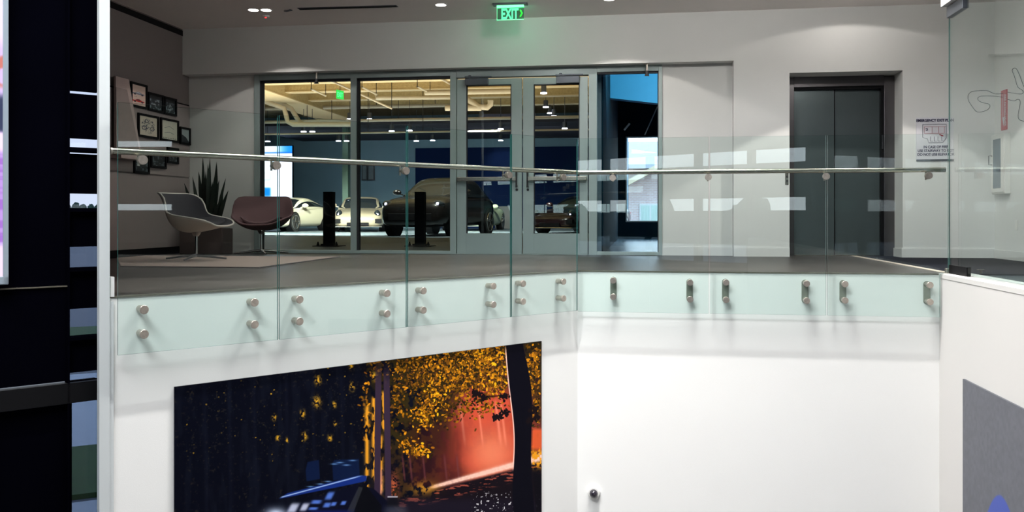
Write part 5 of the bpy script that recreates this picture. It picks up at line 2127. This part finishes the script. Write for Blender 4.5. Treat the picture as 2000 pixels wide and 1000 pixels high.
# window frame in the opening
m = MB()
m.box(q0.x, q0.x + 0.03, TY1 - 0.02, TY1 + 0.06, q0.z, q1.z)
m.box(q0.x, TX1, TY1 - 0.02, TY1 + 0.06, q0.z - 0.02, q0.z + 0.01)
m.box(q0.x, TX1, TY1 - 0.02, TY1 + 0.06, q1.z - 0.01, q1.z + 0.02)
o = struct(m.build('window_6', M['white']))
m = MB()
m.box(q0.x + 0.03, TX1, TY1 + 0.02, TY1 + 0.028, q0.z + 0.01, q1.z - 0.01)
m.build('pane', M['pane'], o)
# brace bars
for (a_, b_, lab) in (((1219, 254), (1230, 241), 'short slanted white bar behind the side window'), ((1259, 264), (1284, 208), 'long slanted thin rod behind the side window')):
    m = MB()
    Yb = 18.0
    p0, p1 = ony(*a_, Yb), ony(*b_, Yb)
    m.tube([Vector((0, 0, 0)), p1 - p0], 0.02 if 'short' in lab else 0.012, seg=8)
    o = m.build('brace_bar', M['offwhite'], loc=p0)
    tag(o, lab, 'bar')
for (px, py, lab) in ((1221, 197, 'disc ceiling lamp nearest the middle of the side window'), (1178, 215, 'disc ceiling lamp left in the side window')):
    p = ony(px, py, 17.0)
    r = empty('disc_lamp', p)
    tag(r, lab, 'ceiling light', 'disc lamps behind the side window')
    mm = MB()
    mm.cyl((0, 0, 0), (0, 0, 0.02), 0.05, seg=18)
    mm.build('lens', M['lampg'], r)
    mm = MB()
    mm.cyl((0, 0, 0.02), (0, 0, 4.4 - p.z), 0.006, seg=6)
    mm.build('cord', M['alud'], r)
# ================================================================== CARS
def car(label, kind, paint, loc, rz, scale=1.0):
    r = empty('car', loc, rz)
    r.scale = (scale,) * 3
    tag(r, label, 'car')
    if kind == 'coupe':
        st = [(2.26, 0.30, 0.46, 0.50), (2.20, 0.20, 0.58, 0.72), (2.0, 0.16, 0.68, 0.86), (1.6, 0.15, 0.76, 0.93), (1.1, 0.15, 0.83, 0.92), (0.6, 0.16, 0.88, 0.90), (0.0, 0.16, 0.89, 0.90),
              (-0.7, 0.16, 0.91, 0.93), (-1.2, 0.16, 0.95, 0.97), (-1.7, 0.18, 0.92, 0.95), (-2.1, 0.26, 0.80, 0.84), (-2.24, 0.36, 0.68, 0.66)]
        gh = [(0.98, 0.80, 0.86, 0.80), (0.60, 1.06, 0.88, 0.82), (0.25, 1.23, 0.88, 0.83), (-0.15, 1.295, 0.89, 0.83), (-0.6, 1.27, 0.90, 0.83), (-1.1, 1.14, 0.91, 0.80), (-1.6, 0.97, 0.90, 0.74), (-1.85, 0.88, 0.88, 0.70)]
        wb, wr = (1.30, -1.25), 0.345
        trk = 0.93
    else:
        st = [(2.42, 0.42, 0.70, 0.60), (2.36, 0.28, 0.88, 0.84), (2.15, 0.24, 1.00, 0.93), (1.7, 0.24, 1.07, 0.97), (1.1, 0.24, 1.12, 0.97), (0.4, 0.25, 1.14, 0.96), (-0.6, 0.25, 1.15, 0.96),
              (-1.5, 0.25, 1.17, 0.98), (-2.1, 0.30, 1.14, 0.94), (-2.38, 0.42, 1.02, 0.80)]
        gh = [(1.22, 1.08, 1.10, 0.86), (0.80, 1.36, 1.13, 0.86), (0.45, 1.58, 1.14, 0.86), (0.0, 1.68, 1.15, 0.86), (-0.8, 1.70, 1.16, 0.86), (-1.5, 1.62, 1.16, 0.84), (-2.0, 1.38, 1.15, 0.80), (-2.25, 1.14, 1.12, 0.76)]
        wb, wr = (1.45, -1.45), 0.38
        trk = 0.98
    mm = MB()
    rings = []
    for (x, zb, zt, w_) in st:
        h_ = zt - zb
        half = [(0.0, zb), (w_ * 0.78, zb), (w_ * 0.97, zb + 0.12 * h_), (w_, zb + 0.45 * h_), (w_ * 0.985, zb + 0.72 * h_), (w_ * 0.90, zt - 0.03), (w_ * 0.62, zt - 0.005), (0.0, zt + 0.012)]
        ring = half + [(-a_, b_) for a_, b_ in reversed(half[1:-1])]
        rings.append([(x, a_, b_) for a_, b_ in ring])
    n_ = len(rings[0])
    vs = [p for rg in rings for p in rg]
    fs = []
    for i in range(len(rings) - 1):
        for k in range(n_):
            fs.append((i * n_ + k, i * n_ + (k + 1) % n_, (i + 1) * n_ + (k + 1) % n_, (i + 1) * n_ + k))
    fs.append(tuple(range(n_)))
    fs.append(tuple(range((len(rings) - 1) * n_ + n_ - 1, (len(rings) - 1) * n_ - 1, -1)))
    mm.add(vs, fs)
    mm.build('body', paint, r, smooth=True, sub=2, recalc=True)
    # greenhouse, glass with a painted roof skin
    mm = MB()
    rings = []
    for (x, zt, zb, w_) in gh:
        wt = w_ * (0.70 if zt > zb + 0.15 else 0.92)
        half = [(w_, zb - 0.06), (w_ * 0.985, zb), (w_ * 0.28 + wt * 0.72, zb * 0.28 + zt * 0.72 - 0.01), (wt, zt - 0.03), (wt * 0.7, zt - 0.004), (0, zt + 0.008)]
        ring = half + [(-a_, b_) for a_, b_ in reversed(half[:-1])]
        rings.append([(x, a_, b_) for a_, b_ in ring])
    n_ = len(rings[0])
    vs = [p for rg in rings for p in rg]
    fs, mi = [], []
    for i in range(len(rings) - 1):
        for k in range(n_ - 1):
            fs.append((i * n_ + k, i * n_ + k + 1, (i + 1) * n_ + k + 1, (i + 1) * n_ + k))
            roof = k in (3, 4, 5, 6) and 1 < i < len(rings) - 3
            pillar = (k in (2, 7) and True) or (k in (0, 9)) or (i in (len(rings) - 2,) and k in (1, 8))
            mi.append(1 if (roof or pillar) else 0)
    b0 = len(mm.v)
    mm.v += vs
    mm.f += fs
    mm.m += mi
    mm.f.append(tuple(range(n_)))
    mm.m.append(0)
    mm.f.append(tuple(range(len(vs) - 1, len(vs) - 1 - n_, -1)))
    mm.m.append(0)
    gg = mm.build('cabin', [M['carglass'], paint], r, smooth=True, sub=1, recalc=True)
    gg['label'] = 'dark car windows with roof'
    # wheels
    for wx in wb:
        for sy in (1, -1):
            mm = MB()
            mm.cyl((wx, sy * (trk - 0.22), wr), (wx, sy * (trk + 0.006), wr), wr + 0.035, seg=28)
            mm.build('wheel_arch', M['black'], r, smooth=True)
            mm = MB()
            mm.cyl((wx, sy * (trk - 0.20), wr), (wx, sy * (trk + 0.018), wr), wr, seg=28)
            wo_ = mm.build('wheel', M['tyre'], r, smooth=True)
            mm = MB()
            mm.tube([(wx + wr * 0.74 * math.cos(a_ * math.pi / 12), sy * (trk + 0.02), wr + wr * 0.74 * math.sin(a_ * math.pi / 12)) for a_ in range(25)], 0.014, seg=6)
            for k in range(5):
                a_ = 2 * math.pi * k / 5 + 0.3
                for da in (-0.12, 0.12):
                    mm.tube([(wx, sy * (trk + 0.022), wr), (wx + wr * 0.74 * math.cos(a_ + da), sy * (trk + 0.022), wr + wr * 0.74 * math.sin(a_ + da))], 0.012, seg=6)
            mm.build('rim', M['chrome'], wo_, smooth=True)
    # lamps, intakes, mirrors
    if kind == 'coupe':
        for sy in (1, -1):
            mm = MB()
            mm.ball((1.98, sy * 0.66, 0.62), 0.135, 18, 12, sq=(1.1, 0.85, 1.15))
            lo = mm.build('headlight', M['carglass'], r, smooth=True)
            mm = MB()
            mm.ball((2.07, sy * 0.67, 0.62), 0.06, 14, 8)
            mm.build('lens', M['lampdim'], lo, smooth=True)
            mm = MB()
            mm.box(2.14, 2.235, sy * 0.42 - 0.26, sy * 0.42 + 0.26, 0.36, 0.47) if False else mm.box(2.10, 2.225, min(sy * 0.44, sy * 0.82), max(sy * 0.44, sy * 0.82), 0.30, 0.46)
            mm.build('air_intake', M['black'], r, bevel=0.02)
        mm = MB()
        mm.prism([(2.12, 0.20), (2.285, 0.22), (2.285, 0.33), (2.12, 0.34)], -0.38, 0.38)
        mm.build('grille', M['black'], r)
        mm = MB()
        mm.box(1.95, 2.30, -0.84, 0.84, 0.165, 0.195)
        mm.build('front_lip', M['chrome'], r, bevel=0.01)
        mm = MB()
        mm.box(-2.27, -2.15, -0.72, 0.72, 0.66, 0.70)
        mm.build('tail_light', M['taill'], r)
    else:
        for sy in (1, -1):
            mm = MB()
            mm.ball((2.16, sy * 0.72, 0.86), 0.16, 18, 12, sq=(0.9, 1.1, 0.7))
            lo = mm.build('headlight', M['carglass'], r, smooth=True)
            mm = MB()
            mm.ball((2.27, sy * 0.74, 0.87), 0.05, 14, 8)
            mm.build('lens', M['lampdim'], lo, smooth=True)
        mm = MB()
        mm.box(2.33, 2.45, -0.62, 0.62, 0.42, 0.62)
        mm.build('grille', M['black'], r, bevel=0.02)
    mx, mz, my = (0.62, 0.96, 0.98) if kind == 'coupe' else (0.85, 1.22, 1.05)
    for sy in (1, -1):
        mm = MB()
        mm.ball((mx, sy * my, mz), 0.11, 14, 10, sq=(0.7, 1.2, 0.75))
        mm.tube([(mx, sy * (my - 0.18), mz - 0.07), (mx, sy * my, mz - 0.03)], 0.02, seg=6)
        mm.build('side_mirror', paint, r, smooth=True)
    return r


M['carglass'] = mat('dark_car_glass', (0.012, 0.016, 0.02, 1), 0.06, spec=0.8)
M['tyre'] = mat('tyre_rubber', (0.012, 0.012, 0.012, 1), 0.8)
M['lampdim'] = mat('car_lamp', (0.6, 0.6, 0.7, 1), 0.1, emit=(235, 225, 255), es=1.2)
M['taill'] = mat('tail_lamp', (0.3, 0.02, 0.02, 1), 0.2, emit=(160, 10, 20), es=0.4)
M['p_white'] = mat('cream_car_paint', (0.72, 0.68, 0.52, 1), 0.25, coat=0.6)
M['p_gold'] = mat('champagne_car_paint', (0.42, 0.36, 0.26, 1), 0.28, 0.4, coat=0.6)
M['p_dark'] = mat('dark_bronze_car_paint', (0.006, 0.005, 0.005, 1), 0.25, 0.0, coat=0.25)
M['p_green'] = mat('pale_green_car_paint', (0.50, 0.60, 0.42, 1), 0.25, coat=0.6)
M['p_red'] = mat('dark_red_car_paint', (0.014, 0.004, 0.006, 1), 0.25, coat=0.5)


def at_floor(px, py):
    q = onz(px, py, 0)
    return (q.x, q.y, 0)


# headings: local +x is the front of the car
def place_car(label, kind, paint, px, py, deg, scale=1.0):
    q = onz(px, py, 0)
    a_ = math.radians(deg)
    hl = 2.2 * scale
    return car(label, kind, paint, (q.x - hl * math.cos(a_), q.y - hl * math.sin(a_), 0), a_, scale)


place_car('cream white sports coupe seen from its side behind the brown chair', 'coupe', M['p_white'], 507, 453, 265, 0.98)
place_car('champagne sports coupe facing the camera in the showroom', 'coupe', M['p_gold'], 699, 453, 285, 1.0)
place_car('large dark car in front of the champagne coupe', 'suv', M['p_dark'], 806, 462, 262, 1.0)
place_car('pale green coupe seen through the left door', 'coupe', M['p_green'], 902, 451, 268, 0.98)
place_car('dark red coupe seen through the right door', 'coupe', M['p_red'], 1075, 456, 245, 0.98)

# ================================================================== OUTSIDE
m = MB()
m.box(-500, 500, -500, 600, ZG - 0.6, ZG - 0.4)
struct(m.build('ground', M['asph']))
m = MB()
dL = ray(165, 600)
base = Vector((dL.x, dL.y, 0)).normalized()
sd_ = Vector((base.y, -base.x, 0))


def strip_ground(name, d0, d1, z, mt, label, cat, kind=None):
    mm = MB()
    p = [base * d0 - sd_ * 30, base * d0 + sd_ * 14, base * d1 + sd_ * 14, base * d1 - sd_ * 60]
    # clip: only beyond the building
    vs = [(a_.x, a_.y, z) for a_ in p] + [(a_.x, a_.y, z - 0.1) for a_ in p]
    mm.add(vs, [(0, 1, 2, 3), (7, 6, 5, 4), (0, 4, 5, 1), (1, 5, 6, 2), (2, 6, 7, 3), (3, 7, 4, 0)])
    o = mm.build(name, mt)
    tag(o, label, cat, kind=kind)
    return o


zg = ZG - 0.4


def dist(py):
    return (HC - zg) * F / (py - HOR)


strip_ground('driveway', dist(1080), dist(925), zg + 0.03, M['conc'], 'pale concrete driveway nearest the dark window column', 'driveway')
strip_ground('lawn', dist(918), dist(832), zg + 0.10, M['lawn'], 'dark green lawn strip outside the dark window column', 'grass', 'stuff')
strip_ground('road', dist(828), dist(700), zg + 0.03, M['conc'], 'pale grey road beyond the lawn strip', 'road')
strip_ground('far_lawn', dist(655), dist(618), zg + 0.06, M['lawn'], 'dull green verge far outside the dark window column', 'grass', 'stuff')


def tree(loc, h_, seed, label, wf=1.0):
    rs = random.Random(seed)
    r = empty('tree', loc)
    tag(r, label, 'tree', 'trees along the horizon')
    mm = MB()
    mm.tube([(0, 0, 0), (0.1, 0, h_ * 0.3), (0, 0.1, h_ * 0.55)], [0.3, 0.22, 0.12], seg=8)
    mm.build('trunk', M['bark'], r, smooth=True)
    mm = MB()
    for k in range(9):
        a_ = rs.uniform(0, 6.28)
        rr = rs.uniform(0, h_ * 0.20 * wf)
        s_ = rs.uniform(0.16, 0.27) * h_ * (0.5 + 0.5 * wf)
        c = (rr * math.cos(a_), rr * math.sin(a_), h_ * rs.uniform(0.45, 0.80))
        b0 = len(mm.v)
        mm.ball(c, s_, 12, 8)
        for j in range(b0, len(mm.v)):
            v = Vector(mm.v[j])
            d_ = (v - Vector(c))
            mm.v[j] = tuple(Vector(c) + d_ * (1 + rs.uniform(-0.22, 0.22)))
    mm.build('crown', M['tree'], r)
    return r


k = 0
lt = ['leftmost tree on the horizon in the black window column', 'second tree from the left on the horizon in the black window column', 'third tree from the left on the horizon in the black window column',
      'fourth tree from the left on the horizon in the black window column', 'rightmost tree on the horizon in the black window column']
for i, px in enumerate((133, 148, 163, 178, 193)):
    rv = ray(px, 424)
    p = Vector((rv.x, rv.y, 0)).normalized() * (430 + (i % 2) * 10)
    tree((p.x, p.y, zg), random.uniform(12.0, 13.4), k, lt[i], 0.12)
    k += 1
for i in range(15):
    x = -90 + i * 11.5 + random.uniform(-1, 1)
    tree((x, -105, zg), random.uniform(7.0, 9.0), k, 'tree across the road behind the hall')
    k += 1

# brick house beyond the side window
YH = 46.0
r = empty('brick_house', (0, YH, zg))
tag(r, 'pink brick house with a pale gable seen through the side window', 'building')
m = MB()
zr = ony(1250, 345, YH).z - zg
x0_, x1_ = -7.0, 12.0
m.box(x0_, x1_, 0, 6, 0, zr + 0.8)
m.build('wall', M['brick'], r)
m = MB()
z1_ = ony(1250, 284, YH).z - zg
m.add([(x0_, -0.8, zr + 0.6), (x1_, -0.8, zr + 0.6), (x1_, 3.5, z1_ + 0.5), (x0_, 3.5, z1_ + 0.5), (x0_, 8, zr + 0.6), (x1_, 8, zr + 0.6), (x0_, -0.8, zr + 0.4), (x1_, -0.8, zr + 0.4), (x1_, 8, zr + 0.4), (x0_, 8, zr + 0.4)],
      [(0, 1, 2, 3), (3, 2, 5, 4), (6, 9, 8, 7), (0, 6, 7, 1), (4, 5, 8, 9), (0, 3, 4, 9, 6), (1, 7, 8, 5, 2)])
m.build('roof', mat('grey_shingles', (0.42, 0.44, 0.48, 1), 0.9, var=0.25, scale=5), r)
# gable trim: slanted pale board with white under
p0, p1 = ony(1215, 364, YH - 0.3), ony(1300, 318, YH - 0.3)
m = MB()
m.prism([(p0.x, p0.z - zg - 0.14), (p1.x, p1.z - zg - 0.14), (p1.x, p1.z - zg + 0.14), (p0.x, p0.z - zg + 0.14)], -0.95, -0.3)
m.build('gable_board', mat('cream_trim_board', (0.75, 0.62, 0.42, 1), 0.6), r)
m = MB()
q0, q1 = ony(1249, 430, YH), ony(1312, 398, YH)
W, H = q1.x - q0.x, q1.z - q0.z
m.box(q0.x, q1.x, -0.06, 0.02, q0.z - zg - 0.3, q1.z - zg)
wn_ = m.build('window', M['offwhite'], r)
m = MB()
for k in range(3):
    xx = q0.x + 0.08 + k * (W - 0.08) / 3
    m.box(xx, xx + (W - 0.08) / 3 - 0.08, -0.07, -0.06, q0.z - zg - 0.3, q1.z - zg - 0.08)
m.build('pane', mat('blinded_pane', (0.55, 0.66, 0.58, 1), 0.3, var=0.25, scale=3, stretch=(8, 1, 0.3)), wn_)
m = MB()
q = ony(1268, 310, YH - 1)
m.box(q.x - 0.25, q.x + 0.25, 0.6, 1.4, q.z - zg - 0.1, q.z - zg + 0.15)
m.build('roof_vent', M['offwhite'], r)
